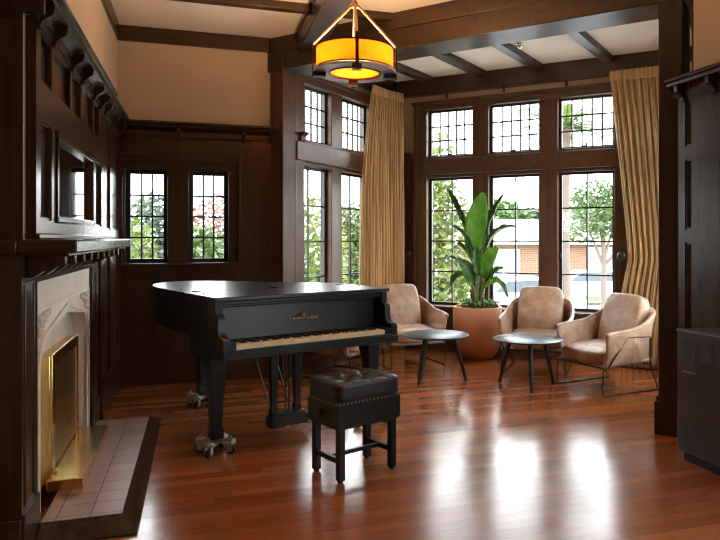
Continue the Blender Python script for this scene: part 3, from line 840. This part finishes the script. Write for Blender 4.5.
# ------------------------------------------------------------------ armchairs (local: faces -y)
def armchair(label, loc, rz, first=None):
    if first:
        t = copy_tree(first); t.location = loc; t.rotation_euler = (0,0,rz); t['label'] = label; return t
    t = thing('armchair', label, 'armchair', loc, rz, 'tan leather armchairs in the bay')
    # plan path of the shell from left arm front, round the back, to right arm front
    pl = [(-.335,-.31),(-.345,-.20),(-.345,-.08),(-.34,.05),(-.325,.17),(-.285,.265),(-.20,.315),(-.10,.33),(0,.335)]
    pl = pl + [(-x,y) for x,y in pl[-2::-1]]
    tops = [.56,.575,.585,.605,.66,.72,.75,.755,.755]; tops = tops + tops[-2::-1]
    def cat(P, t_):
        n = len(P)-1; x = min(t_*n, n-1e-9); i = int(x); f_ = x-i
        g = lambda k: P[max(0,min(n,k))]
        p0,p1,p2,p3 = g(i-1),g(i),g(i+1),g(i+2)
        h = lambda a,b_,c_,d_: .5*((2*b_)+(-a+c_)*f_+(2*a-5*b_+4*c_-d_)*f_*f_+(-a+3*b_-3*c_+d_)*f_**3)
        if isinstance(p1, tuple): return tuple(h(*q) for q in zip(p0,p1,p2,p3))
        return h(p0,p1,p2,p3)
    def shell(u, v):
        x, y = cat(pl,u); zt_ = cat(tops,u)
        zb_ = .255 + .03*(1-abs(2*u-1))
        z = zb_ + (zt_-zb_)*v
        lean = .04*v*v
        back = max(0, 1-abs(2*u-1)*1.5)
        nx = x/.345
        x2 = x*(.86+.14*min(1,v*1.8)) + nx*lean*.6
        y2 = y + back*.11*v*v - (.02*(1-v) if abs(2*u-1) > .9 else 0) + (.05*(1-v) if back == 0 and abs(2*u-1) > .85 else 0)
        return (x2, y2, z)
    sh = MB().surf(shell, 41, 12).build('shell', TAN, t, smooth=180, solid=.04, subd=1)
    rail = []
    for k in range(61):
        p = shell(k/60, 1.0); rail.append((p[0],p[1],p[2]-.004))
    MB().tube(rail, .021, 8).build('rolled_edge', TAN, sh, smooth=180)
    MB().surf(lambda u,v: (-.30+.60*u, -.30+.60*v, .262+.02*v), 6, 6).build('seat_pan', TAN, t, solid=.03)
    rt = Matrix.Rotation(R(4),3,'X')
    def puff(q):
        k = max(0, 1-(q.x/.30)**2)*max(0,1-(q.y/.33)**2)
        return Vector((q.x,q.y,q.z*(1+.25*k)))
    MB().superbox((0,-.055,.352),(.56,.585,.125),5,12,rt,puff).build('seat_cushion', TAN, t, smooth=180)
    rb = Matrix.Rotation(R(-17),3,'X')
    def back(q):
        s_ = 1-.04*max(0,q.z/.27)
        return Vector((q.x*s_, q.y*(1+.3*max(0,1-(q.z/.28)**2)) + .03*(abs(q.x)/.26)**2, q.z))
    bc = MB().superbox((0,.205,.625),(.50,.13,.53),6.5,14,rb,back).build('back_cushion', TAN, t, smooth=180)
    # wire base: one bent loop per side and two cross rods
    for sx in (-1,1):
        x = sx*.325; xo = sx*.375
        loop = [(x,-.31,.007),(x,.33,.007),(x+sx*.005,.345,.012),(xo,.20,.275),(xo,.20,.51),(xo,.185,.522),(xo,-.07,.525),(xo,-.085,.517),(x+sx*.02,-.27,.262),(x,-.305,.245),(x,-.318,.22),(x,-.322,.02)]
        MB().tube(loop, .0075, 8, True).build('side_frame', WIRE, t)
    MB().tube([(-.325,-.30,.25),(.325,-.30,.25)],.0075,8).build('cross_rod', WIRE, t)
    MB().tube([(-.36,.20,.262),(.36,.20,.262)],.0075,8).build('cross_rod', WIRE, t)
    for sx in (-1,1):
        for y in (-.12,.10): MB().cyl((sx*.325,y-.02,.0095),(sx*.325,y+.02,.0095),.0095,n=8).build('glide', HMESH, t)
    return t
def face(dx, dy): return math.atan2(dy, dx) + PI/2      # rotation that turns local -y to (dx, dy)
a1 = armchair('tan leather armchair half hidden by the piano, left of the plant', (2.27,7.33,0), face(.12,-1))
armchair('tan leather armchair right of the plant with its back to the window', (3.50,6.50,0), face(-.60,-.80), a1)
armchair('tan leather armchair turned sideways before the right curtain, nearest the post', (3.715,5.55,0), face(-.99,-.14), a1)
armchair('tan leather armchair behind the piano, only its underside showing', (1.43,6.93,0), face(.70,-.72), a1)

# ------------------------------------------------------------------ potted plant
pp = thing('potted_plant', 'tall bird-of-paradise plant in a rounded terracotta pot by the window', 'potted plant', (3.17,7.385,0), R(-17.9))
MB().lathe([(.0,.0),(.165,.0),(.20,.018),(.245,.085),(.272,.17),(.285,.28),(.292,.40),(.293,.60),(.288,.612),(.262,.612),(.258,.59),(.255,.50),(.0,.50)],48,cap=False).build('pot', POT, pp, smooth=60)
MB().lathe([(.0,.585),(.15,.583),(.254,.575),(.254,.52),(.0,.52)],32,cap=False).build('soil', SOIL, pp)
def leaf(base, mid, tip, width, mat, fold=.25, nrm=None, stalk=None, droop=0, name='leaf'):
    """blade along a bent rib, folded up along it; coordinates: x right, y away, z up from the floor"""
    b_, m_, t_ = Vector(base), Vector(mid), Vector(tip)
    N = Vector(nrm) if nrm else Vector((0,-1,.15))
    def pt(v):
        return b_*(1-v)**2 + m_*2*v*(1-v) + t_*v*v
    def fn(u, v):
        p = pt(v); d = (pt(min(1,v+.02))-pt(max(0,v-.02))).normalized()
        s_ = d.cross(N).normalized(); nn = s_.cross(d).normalized()
        wv = width*.5*(math.sin(PI*min(1,v*.93+.05))**.62)*(1-.12*v)
        k = 2*u-1
        wave = .008*math.sin(v*23+k*2)*abs(k)
        return p + s_*(k*wv*math.cos(fold*abs(k))) + nn*(abs(k)*wv*math.sin(fold)*1.0 + wave)
    o = MB().surf(fn, 9, 18).build(name, mat, pp, smooth=180, solid=.002)
    rib = [pt(k/12)+Vector((0,.003,0)) for k in range(13)]
    MB().tube(rib, [.0065*(1-.8*k/12) for k in range(13)], 6).build('midrib', STALK, o, smooth=180)
    if stalk:
        q = [Vector(p) for p in stalk] + [b_]
        n_ = len(q)-1; sm = []
        for k in range(13):
            x = k/12*n_; i = min(int(x), n_-1); f_ = x-i; sm.append(q[i]*(1-f_)+q[i+1]*f_)
        MB().tube(sm, [.013-.006*k/12 for k in range(13)], 7).build('stalk', STALK, o, smooth=180)
def L(px, py, dy=0): return ((px-478)*.0118, dy, 1.43-(py-238)*.0118)   # measured off the plant's own plane
leaf(L(474,258), L(474,222), L(484,192,-.02), .29, LEAF, .12, (.1,-1,.1), [L(479,305),L(478,280)])
leaf(L(474,240,.05), L(462,205,.04), L(447,188,.0), .13, LEAFD, .9, (-.6,-.4,.8), [L(478,305),L(479,268,.03)])
leaf(L(482,258,.05), L(488,222,.05), L(505,194,.02), .16, LEAFD, .75, (-.8,-.6,.3), [L(480,305),L(482,275,.03)])
leaf(L(487,250,.0), L(496,226,-.03), L(515,227,-.1), .15, LEAFD, .7, (-.3,-.3,1), [L(481,305),L(483,275)])
leaf(L(474,256,-.05), L(466,232,-.12), L(449,225,-.2), .14, LEAFD, .7, (.4,-.3,1), [L(477,305),L(478,280,-.02)])
leaf(L(473,270,.1), L(462,262,.14), L(446,256,.2), .12, LEAFD, .6, (.3,-.2,1), [L(477,305),L(477,285,.04)])
leaf(L(484,278,-.05), L(486,258,-.12), L(498,247,-.12), .20, LEAF, .35, (-.5,-1,.3), [L(480,305),L(482,290,-.03)])
leaf(L(484,280,.1), L(490,262,.14), L(497,252,.16), .15, LEAFD, .5, (-.5,-.8,.5), [L(481,305),L(482,290,.05)])
leaf(L(472,284,-.08), L(468,268,-.14), L(458,260,-.16), .20, LEAFD, .35, (.4,-1,.3), [L(477,305),L(475,294,-.04)])
leaf(L(471,282,.05), L(460,268,.02), L(450,286,-.04), .14, LEAFD, .5, (0,-.6,1), [L(477,305),L(474,294,.03)])
leaf(L(486,284,-.06), L(494,270,-.1), L(503,268,-.14), .13, LEAFD, .5, (-.2,-.6,1), [L(480,305),L(483,294,-.03)])
leaf(L(486,286,.0), L(500,272,-.02), L(508,298,-.05), .11, LEAFD, .5, (0,-.6,1), [L(480,305),L(484,294)])
leaf(L(480,262,.12), L(489,240,.16), L(499,232,.2), .13, LEAFD, .6, (-.4,-.6,.6), [L(480,305),L(481,280,.06)])
leaf(L(476,268,.12), L(466,246,.18), L(456,243,.22), .12, LEAFD, .6, (.4,-.5,.7), [L(478,305),L(477,282,.06)])
leaf(L(483,290,-.12), L(491,280,-.18), L(499,283,-.2), .11, LEAF, .5, (-.2,-.6,1), [L(480,305),L(482,297,-.06)])
leaf(L(474,290,-.12), L(466,278,-.18), L(459,284,-.2), .11, LEAF, .5, (.2,-.6,1), [L(477,305),L(475,297,-.06)])
leaf(L(478,276,-.12), L(474,258,-.16), L(476,246,-.15), .13, LEAFD, .4, (0,-1,.3), [L(478,305),L(478,290,-.06)])
mb = MB()
for (x,y,r_,h_,l_) in ((.0,.0,.026,1.02,.03),(.05,-.03,.022,.95,.05),(-.03,-.05,.02,.90,-.05),(.03,.06,.018,.88,.03),(-.05,.03,.018,.82,-.05)):
    mb.tube([(x,y,.58),(x+l_*.3,y,.75),(x+l_*.6,y,h_)],[r_,r_*.8,r_*.45],8)
mb.build('brown_stems', STEMB, pp, smooth=180)
rnd = random.Random(3)
for k in range(34):
    a_ = rnd.uniform(0,2*PI); r0 = rnd.uniform(.08,.2); r1 = r0+rnd.uniform(.05,.13)
    z1_ = rnd.uniform(.62,.70) if r1 < .27 else rnd.uniform(.60,.66)
    b0 = (math.cos(a_)*r0, math.sin(a_)*r0, .60); b1 = (math.cos(a_)*(r0+r1)/2, math.sin(a_)*(r0+r1)/2, z1_+.05); b2 = (math.cos(a_+.3)*r1, math.sin(a_+.3)*r1, z1_-.01)
    leaf(b0,b1,b2, rnd.uniform(.045,.075), LEAF if k%2 else LEAFD, .3, (0,0,1), [(b0[0]*.8,b0[1]*.8,.56)], name='ground_leaf')
FLW = simple('yellow_petal', (.8,.6,.08), .5)
for (x,y,z) in ((-.28,-.1,.70),(-.24,-.16,.66)):
    mb = MB()
    for q in range(5):
        mb.ball((x+.013*math.cos(q*1.256),y,z+.013*math.sin(q*1.256)),.009,5)
    mb.tube([(x*.7,y*.7,.58),(x,y+.005,z)],.003,5)
    mb.build('flower', FLW, pp)

# ------------------------------------------------------------------ curtains
def curtain(name, label, path, ztop, edge, folds, amp, M=None):
    """path: plan polyline (world), edge(v) -> (u0,u1) part of the path used at height v (0 floor, 1 top)"""
    t = thing(name, label, 'curtain', (0,0,0), 0, 'gold floor-length curtains in the bay')
    P = [Vector((x,y)) for x,y in path]
    ls = [0]
    for i in range(1,len(P)): ls.append(ls[-1]+(P[i]-P[i-1]).length)
    T = ls[-1]
    mid = sum(P, Vector((0,0)))/len(P)
    def at(s_):
        s_ = max(0,min(1,s_))*T
        for i in range(1,len(P)):
            if s_ <= ls[i]+1e-9:
                f_ = (s_-ls[i-1])/(ls[i]-ls[i-1]); d = (P[i]-P[i-1]).normalized()
                return P[i-1].lerp(P[i], f_), Vector((d.y,-d.x))
    rr = random.Random(5); ph = [rr.uniform(0,6.28) for _ in range(8)]
    def fn(u, v):
        a, b_, k = edge(v)
        p, n = at(a+(b_-a)*u)
        w = math.sin(u*folds*2*PI + .9*math.sin(v*3+ph[0])+ .5*math.sin(u*9+ph[1])) + .45*math.sin(u*folds*3.7*PI+ph[2]+v*2.2) + .35*math.sin(u*folds*7.1*PI+ph[3]-v*3.1) + .5*math.sin(u*5+ph[4]+v*4)
        q = p + n*(amp*k*w)
        return (q.x, q.y, .012 + (ztop-.012)*v)
    bo = MB().surf(fn, folds*18+1, 40).build('curtain_cloth', CURT, t, smooth=180, solid=.004)
    def hd(u, v):
        a, b_, k = edge(1)
        p, n = at(a+(b_-a)*u)
        w = abs(math.sin(u*folds*1.5*PI))
        q = p + n*(.012+amp*.6*w)
        return (q.x,q.y,ztop-.10+.115*v)
    MB().surf(hd, folds*18+1, 5).build('pleated_heading', CURT, t, smooth=180, solid=.004)
    return t
def fpt(M, x, y): 
    v = M @ Vector((x,y,0)); return (v.x, v.y)
pa = [fpt(LFT,1.15,-.15), fpt(LFT,1.75,-.17), fpt(LFT,1.98,-.24), fpt(FRT,.22,-.17), fpt(FRT,.36,-.17)]
def e1(v):
    if v > .55: q = (v-.55)/.45; return (.02+.20*q*q, .885-.06*q*q, 1-.35*q)
    return (.036*v + .07*max(0,1-v/.3), .885, 1.0)
curtain('curtain', 'gold curtain hanging full length in the left corner of the bay', pa, 3.27, e1, 15, .024)
pb = [fpt(FRT,2.78,-.17), fpt(FRT,3.6,-.17), fpt(FRT,3.80,-.24), fpt(RGT,.28,-.16), fpt(RGT,.5,-.16)]
def e2(v):
    z = v*3.27
    if z > 1.2: k = (z-1.2)/2.07; a = .20-.15*k**1.1
    else: k = 1-z/1.2; a = .20-.12*(1-(1-k)**1.6)
    return (a, .95, .85)
curtain('curtain', 'gold curtain drawn behind a dark knob beside the right post', pb, 3.27, e2, 17, .024)
for M, x, lab in ((FRT,.275,'dark round curtain knob on the panelling beside the left curtain'),(FRT,2.985,'dark round curtain knob holding back the right curtain')):
    v = M @ Vector((x,-.024,1.23))
    t = thing('curtain_holdback', lab, 'curtain holdback', M @ Vector((x,-.03,1.23)), R(-45), 'curtain knobs of the bay')
    k_ = .06 if x < 1 else .20
    MB().cyl((0,.004,0),(0,-k_,0),.012,n=12).cyl((0,.004,0),(0,-.012,0),.028,n=20).build('stem', KNOB, t)
    MB().superbox((0,-k_-.01,0),(.095,.045,.095),2.1,8).build('knob', KNOB, t, smooth=180)

# ------------------------------------------------------------------ pendant lamp
pe = thing('pendant_lamp', 'amber drum pendant lamp hanging from the long ceiling beam', 'pendant lamp', (1.03,4.55,2.54), R(-9.9))
z = lambda q: q-2.54
MB().lathe([(.262,z(2.60)),(.266,z(2.60)),(.266,z(2.745)),(.262,z(2.745)),(.262,z(2.60))],64,cap=False).build('drum_shade', MICA, pe)
MB().lathe([(.263,z(2.738)),(.271,z(2.738)),(.271,z(2.750)),(.263,z(2.750)),(.263,z(2.738))],64,cap=False).build('top_band', DBRONZE, pe)
MB().lathe([(.263,z(2.596)),(.271,z(2.596)),(.271,z(2.606)),(.263,z(2.606)),(.263,z(2.596))],64,cap=False).build('bottom_band', DBRONZE, pe)
MB().lathe([(.178,z(2.574)),(.284,z(2.574)),(.286,z(2.58)),(.284,z(2.590)),(.178,z(2.590)),(.178,z(2.574))],64,cap=False).build('lower_ring', RING, pe)
MB().lathe([(.170,z(2.568)),(.182,z(2.568)),(.182,z(2.594)),(.170,z(2.594)),(.170,z(2.568))],64,cap=False).build('inner_rim', DBRONZE, pe)
MB().lathe([(.0,z(2.560)),(.06,z(2.562)),(.12,z(2.568)),(.173,z(2.582)),(.173,z(2.586)),(.0,z(2.566))],48,cap=False).build('diffuser_bowl', MICAB, pe)
for k in range(4):
    a_ = R(90*k); Mx = Matrix.Rotation(a_,4,'Z')
    st = MB(Mx).box(.284,.294,-.012,.012,z(2.535),z(2.78)).build('strap', DBRONZE, pe, bevel=.002)
    MB(Mx).box(.20,.29,-.032,.032,z(2.543),z(2.573)).build('strap_foot', DBRONZE, st, bevel=.004)
    MB(Mx).cyl((.286,0,z(2.768)),(.012,0,z(3.055)),.0095,.0095,10).build('rod', BRONZE, pe)
MB().cyl((0,0,z(3.03)),(0,0,z(3.075)),.026,.018,16).cyl((0,0,z(3.07)),(0,0,z(3.27)),.009,n=12).build('stem', BRONZE, pe)
MB().lathe([(.0,z(3.255)),(.035,z(3.258)),(.05,z(3.275)),(.05,z(3.2845)),(.0,z(3.2845))],24,cap=False).build('ceiling_rose', DBRONZE, pe)
for k in range(3):
    a_ = R(30+120*k); cx, cy = .11*math.cos(a_), .11*math.sin(a_)
    MB().ball((cx,cy,z(2.66)),.03,8).cyl((cx,cy,z(2.68)),(cx*.3,cy*.3,z(2.75)),.014,n=10).build('bulb', make_shade('bulb_glow',(1,.75,.4),1.5) if k == 0 else bpy.data.materials['bulb_glow'], pe)
mb = MB(); mb.cyl((0,0,z(2.74)),(0,0,z(3.04)),.006,n=8)
for k in range(4):
    a_ = R(90*k); mb.cyl((0,0,z(2.745)),(.27*math.cos(a_),.27*math.sin(a_),z(2.745)),.005,n=6)
mb.build('inner_spider', DBRONZE, pe)

# ------------------------------------------------------------------ gas heater on the right
gh = thing('wall_heater', 'dark brown metal space heater against the right panelling', 'heater', (3.07,3.05,0))
MB().box(-.12,.175,-.55,.55,.06,.835).build('casing', HEATER, gh, bevel=.008)
MB().box(-.125,.176,-.556,.556,.828,.842).build('top_plate', HEATER, gh, bevel=.004)
MB().box(-.09,.15,-.52,.52,.0,.062).build('plinth', HMESH, gh)
for k in range(7):
    y = .495-k*.142
    g = MB().box(-.1225,-.119,y-.108,y,.645,.785).build('air_vent', HMESH, gh)
    mb = MB()
    for q in range(7): mb.box(-.1235,-.12,y-.106,y-.002,.655+q*.019,.659+q*.019)
    for q in (-.113,.0): mb.box(-.125,-.12,y+q,y+q+.006,.645,.785)
    mb.build('vent_slats', HBAR, g)
g = MB().box(-.1225,-.119,-.50,.495,.09,.28).build('lower_grille', HMESH, gh)
mb = MB()
for q in range(12): mb.box(-.1235,-.12,-.50,.495,.096+q*.0155,.0995+q*.0155)
for q in range(58): mb.box(-.1236,-.12,.49-q*.0172,.4925-q*.0172,.09,.28)
mb.build('grille_mesh', HBAR, g)
MB().box(-.135,-.118,.37,.495,.572,.584).build('handle', HBAR, gh, bevel=.002)

# ------------------------------------------------------------------ detector on the bay rafter
v = Vector((3.07,6.07,0))
sd = thing('sprinkler_head', 'small round chrome fitting under the bay ceiling near the big beam', 'ceiling fitting', (v.x,v.y,3.36))
MB().cyl((0,0,.022),(0,0,.04),.03,.03,20).build('base_plate', CHROME, sd)
MB().ball((0,0,.0),.03,10).build('ball_head', CHROME, sd)

# ------------------------------------------------------------------ outside
ZG = -1.3
cf = Vector((math.sin(R(17.9)), math.cos(R(17.9)))); cr = Vector((cf.y, -cf.x))
def out(px, d):                                          # a spot outdoors seen from the room: direction and distance
    p = cf*d + cr*((px-415)/668*d); return p.x, p.y
g = MB().box(-120,160,-60,260,ZG-.3,ZG).build('lawn', GRASSM); tag(g, 'green lawn outside the windows', 'lawn', kind='structure')
x, y = out(560,21)
M = frame((x,y,ZG), cr, cf)
g = MB(M).box(-40,50,-24,7.5,.0,.03).build('road', ROADM); tag(g, 'pale concrete drive outside the bay window', 'road', kind='structure')

def building(label, M, w, d, ze, zr, wins, wall, roof):
    t = thing('house', label, 'building', M @ Vector((0,0,0)), math.atan2(M[1][0], M[0][0]))
    MB().box(-w/2,w/2,0,d,0,ze).build('brick_walls' if wall is BRICK else 'walls', wall, t)
    e = .5
    mb = MB(); mb.add([(-w/2-e,-e,ze),(w/2+e,-e,ze),(w/2+e,d+e,ze),(-w/2-e,d+e,ze),(-w/2+2.4,d/2,zr),(w/2-2.4,d/2,zr)],[(0,1,5,4),(1,2,5),(2,3,4,5),(3,0,4),(3,2,1,0)])
    mb.build('roof', roof, t)
    MB().box(-w/2-e-.05,w/2+e+.05,-e-.1,-e,ze-.12,ze+.04).build('gutter', WHITEP, t)
    for (a,b_,c_,d_) in wins:
        fr_ = MB().box(a,b_,-.06,.02,c_,d_).build('window', WHITEP, t)
        n = max(1,round((b_-a)/.7))
        for k in range(n):
            x0_ = a+(b_-a)*k/n+.05; x1_ = a+(b_-a)*(k+1)/n-.05
            MB().box(x0_,x1_,-.075,-.055,c_+.06,d_-.06).build('pane', HPANE, fr_)
    return t
x, y = out(552,31)
building('long orange brick house with pale roof beyond the bay window', frame((x,y,ZG),cr,cf), 15, 8, 2.55, 3.7,
         [(-3.0,-1.5,1.0,2.2),(1.6,3.6,.9,2.3),(-5.4,-4.4,.1,2.2),(4.8,6.0,1.0,2.2)], BRICK, ROOF)
x, y = out(152,27)
building('low grey-roofed house seen through the small back casement', frame((x,y,ZG),cr,cf), 5, 6, 1.55, 2.6, [(-1.2,.2,.4,1.3)], WHITEP, ROOFG)

def tree(label, px, d, crown, n, leafsz, mat, trunk=.1, seed=1, group=None):
    """crown: ellipsoids (dx, dz, rx, rz) over the trunk foot"""
    x, y = out(px, d); t = thing('tree', label, 'tree', (x,y,ZG), 0, group)
    r_ = random.Random(seed); vs = []; fs_ = []
    tot = sum(c_[2]*c_[2]*c_[3] for c_ in crown)
    for (dx,dz,rx,rz) in crown:
        for k in range(int(n*rx*rx*rz/tot)):
            while True:
                p = Vector((r_.uniform(-1,1),r_.uniform(-1,1),r_.uniform(-1,1)))
                if .25 < p.length < 1: break
            p = Vector((dx*cr.x+p.x*rx, dx*cr.y+p.y*rx, dz+p.z*rz))
            a_ = Vector((r_.gauss(0,1),r_.gauss(0,1),r_.gauss(0,.6))).normalized(); b_ = a_.orthogonal().normalized()
            b_ = (Matrix.Rotation(r_.uniform(0,6.28),3,a_) @ b_)
            s_ = leafsz*r_.uniform(.6,1.3); i = len(vs)
            vs += [p-a_*s_, p+b_*s_*.4, p+a_*s_, p-b_*s_*.4]; fs_.append((i,i+1,i+2,i+3))
    mb = MB(); mb.v = vs; mb.f = fs_
    mb.build('crown', mat, t, fix=False, smooth=180)
    top = max(c_[1] for c_ in crown)
    mb = MB(); mb.tube([(0,0,0),(.03,0,top*.5),(0,.02,top)],[trunk,trunk*.8,trunk*.3],8)
    for (dx,dz,rx,rz) in crown:
        mb.tube([(0,0,dz*.6),(dx*cr.x*.9,dx*cr.y*.9,dz)],[trunk*.5,trunk*.15],6)
    mb.build('trunk', BARK, t)
    return t
GT = 'trees in the garden'
tree('slender yellow-green tree through the left light of the bay window', 440, 14, [(0,2.2,.75,2.0),(-.2,3.4,.5,1.2),(.3,1.2,.6,.9),(.0,4.3,.3,.7)], 3200, .11, TREE1, .07, 1)
tree('green tree beyond the left bay window nearest the dark post', 312, 16, [(0,2.2,.9,1.6),(-.3,1.2,.9,.9),(.4,1.0,.8,.8)], 3000, .12, TREE1, .08, 2)
tree('green tree beyond the left bay window nearest the gold curtain', 349, 21, [(0,2.0,.8,1.5),(.2,3.0,.6,.9),(-.3,1.0,.8,.9)], 3000, .13, TREE2, .08, 3)
tree('broad leafy tree through the right light of the bay window', 603, 19, [(-.6,3.3,1.0,.7),(.5,3.5,1.0,.8),(1.4,3.2,.9,.8),(-.2,4.0,.7,.4)], 2200, .12, TREE2, .10, 4)
tree('rounded tree at the left edge of the first back casement', 133, 13, [(-.1,2.0,.6,1.2),(.0,1.0,.6,.8)], 2200, .10, TREE1, .07, 5)
tree('blue-green tree in the middle of the first back casement', 152, 19, [(0,2.6,.9,1.4),(.4,1.8,1.0,1.0)], 3000, .13, TREE3, .09, 6)
tree('green tree in the second back casement, beside its middle bar', 202, 16, [(0,1.9,.8,1.1),(-.2,1.1,.7,.8)], 2600, .12, TREE2, .08, 7)
tree('pink-tinged tree at the right of the second back casement', 219, 19, [(0,3.0,.8,1.0),(.3,2.0,.8,.8)], 1500, .12, PINKL, .08, 8)
tree('bright shrub-like tree low in the second back casement', 214, 12, [(0,.9,.8,.8),(-.6,.8,.6,.7),(.6,1.1,.6,.9)], 2600, .10, TREE1, .06, 9)
for k, (px, hh, mt, lab) in enumerate(((500,4.6,TREE2,'above the left end of the brick house roof'),(530,4.3,TREE3,'above the roof left of the middle mullion'),(556,4.6,TREE2,'above the roof right of the middle mullion'),(590,4.4,TREE1,'above the right part of the brick house roof'),(470,4.4,TREE3,'behind the tall plant leaf'))):
    tree('distant round tree '+lab, px, (50,57,64,50,64)[k], [(0,hh-.9,2.3,1.9),(-1.0,hh-1.5,1.6,1.4),(1.0,hh-1.6,1.6,1.4)], 2600, .36, mt, .2, 20+k, 'distant trees behind the house')
# palm
x, y = out(566,13)
pt_ = thing('palm_tree', 'palm with drooping fronds through the right light of the bay window', 'palm tree', (x,y,ZG))
MB().tube([(0,0,0),(.03,.02,1.5),(.0,0,3.4),(.02,0,4.85)],[.10,.07,.065,.08],12).build('trunk', BARK, pt_)
r_ = random.Random(11)
for k in range(15):
    az = k*2.399; el = r_.uniform(.1,1.2); ln = r_.uniform(1.2,1.7)
    rib = []; 
    for q in range(11):
        s_ = q/10*ln; dr = .42*s_*s_
        rib.append(Vector((math.cos(az)*s_*math.cos(el*.7), math.sin(az)*s_*math.cos(el*.7), 4.85+s_*math.sin(el)-dr)))
    mb = MB(); mb.tube(rib,[.018*(1-.8*q/10) for q in range(11)],5)
    sd_ = Vector((-math.sin(az),math.cos(az),0))
    for q in range(2,34):
        f_ = q/33*10; i = min(9,int(f_)); p = rib[i].lerp(rib[i+1], f_-i); d = (rib[i+1]-rib[i]).normalized()
        for s_ in (-1,1):
            l_ = .34*(1-.6*abs(q/33-.4)); e_ = p + (sd_*s_*.85+d*.5+Vector((0,0,-.25))).normalized()*l_
            w_ = d*.022
            mb.add([p-w_,p+w_,e_],[(0,1,2)])
    mb.build('frond', TREE1 if k%2 else TREE2, pt_, fix=False)
# cars on the drive
def car(label, px, d, paint, rz=0):
    x, y = out(px,d); t = thing('car', label, 'car', (x,y,ZG+.03), math.atan2(cr.y,cr.x)+rz, 'parked cars outside the bay window')
    body = [(-2.1,.35),(-2.1,.72),(-1.95,.86),(-1.1,.93),(-.55,1.38),(.75,1.42),(1.45,.98),(2.0,.9),(2.12,.7),(2.12,.35)]
    MB().prism(body,'y',-.82,.82).build('body', paint, t, bevel=.06)
    gl = [(-.95,.98),(-.5,1.33),(.70,1.36),(1.25,1.0)]
    for s_ in (-1,1):
        MB().prism(gl,'y',s_*.825-.006,s_*.825+.006).build('side_window', CARG, t)
    for x_ in (-1.3,1.3):
        for s_ in (-1,1):
            wl = MB().cyl((x_,s_*.62,.32),(x_,s_*.84,.32),.32,n=24).build('wheel', TYRE, t, bevel=.03)
            MB().cyl((x_,s_*.83,.32),(x_,s_*.85,.32),.2,n=20).build('hubcap', CHROME, wl)
    for x_ in (-2.1,2.11): MB().box(x_-.02,x_+.02,-.7,.7,.40,.55).build('bumper', TYRE, t, bevel=.01)
    return t
car('white car parked outside behind the middle light of the bay window', 516, 22, CARW, .15)
car('silver car parked outside behind the right light of the bay window', 590, 27.2, CARB, -.05)
# white rail fence
x, y = out(588,15)
fe = thing('rail_fence', 'white picket rail fence outside the right light of the bay window', 'fence', (x,y,ZG), math.atan2(cr.y,cr.x))
MB().box(-1.9,1.6,-.03,.03,.90,.98).build('top_rail', WHITEP, fe); MB().box(-1.9,1.6,-.03,.03,.15,.22).build('bottom_rail', WHITEP, fe)
pk = None
for k in range(18):
    o = MB().box(-.02,.02,-.02,.02,.0,1.02).build('picket', WHITEP, fe) if pk is None else pk.copy()
    if pk is None: pk = o
    else: C.objects.link(o)
    o.location.x = -1.85+k*.2
mb = None

# ------------------------------------------------------------------ light
W = bpy.data.worlds.new('overcast'); bpy.context.scene.world = W; W.use_nodes = True
nt = W.node_tree; bg = nt.nodes['Background']
tc = nt.nodes.new('ShaderNodeTexCoord'); sp = nt.nodes.new('ShaderNodeSeparateXYZ'); nt.links.new(tc.outputs['Generated'], sp.inputs[0])
nn = noise(nt, tc.outputs['Generated'], 2.5, 4)
ad = nt.nodes.new('ShaderNodeMath'); ad.operation = 'MULTIPLY_ADD'; ad.inputs[1].default_value = .12; nt.links.new(nn, ad.inputs[0]); nt.links.new(sp.outputs[2], ad.inputs[2])
nt.links.new(ramp(nt, ad.outputs[0], [(.0,(.93,.95,.97)),(.25,(.96,.97,1.0)),(.8,(.80,.88,1.0))]), bg.inputs[0])
bg.inputs[1].default_value = 5.5
def lamp(kind, name, loc, energy, col, size=.1, rot=None):
    l = bpy.data.lights.new(name, kind); l.energy = energy; l.color = col
    if kind == 'POINT': l.shadow_soft_size = size
    o = bpy.data.objects.new(name, l); C.objects.link(o); o.location = loc
    if rot: o.rotation_euler = rot
    return o
lamp('POINT', 'pendant_bulb_light', (1.03,4.55,2.72), 72, (1,.72,.42), .06)

# ------------------------------------------------------------------ camera
cd = bpy.data.cameras.new('camera'); cam = bpy.data.objects.new('camera', cd); C.objects.link(cam)
cam.location = (0,0,1.43); cam.rotation_euler = (R(90),0,R(-17.9))
cd.sensor_fit = 'HORIZONTAL'; cd.sensor_width = 36; cd.lens = 668/720*36
cd.shift_x = (360-415)/720; cd.shift_y = -(270-238)/720
cd.clip_start = .05; cd.clip_end = 500
sc = bpy.context.scene; sc.camera = cam
sc.view_settings.view_transform = 'Standard'; sc.view_settings.look = 'None'; sc.view_settings.gamma = 1; sc.view_settings.use_curve_mapping = False
sc.view_settings.exposure = 1.5
sc.cycles.filter_width = 1.2
sc.cycles.use_denoising = True
sc.cycles.max_bounces = 10; sc.cycles.diffuse_bounces = 6; sc.cycles.glossy_bounces = 4; sc.cycles.transparent_max_bounces = 16
sc.cycles.sample_clamp_indirect = 6
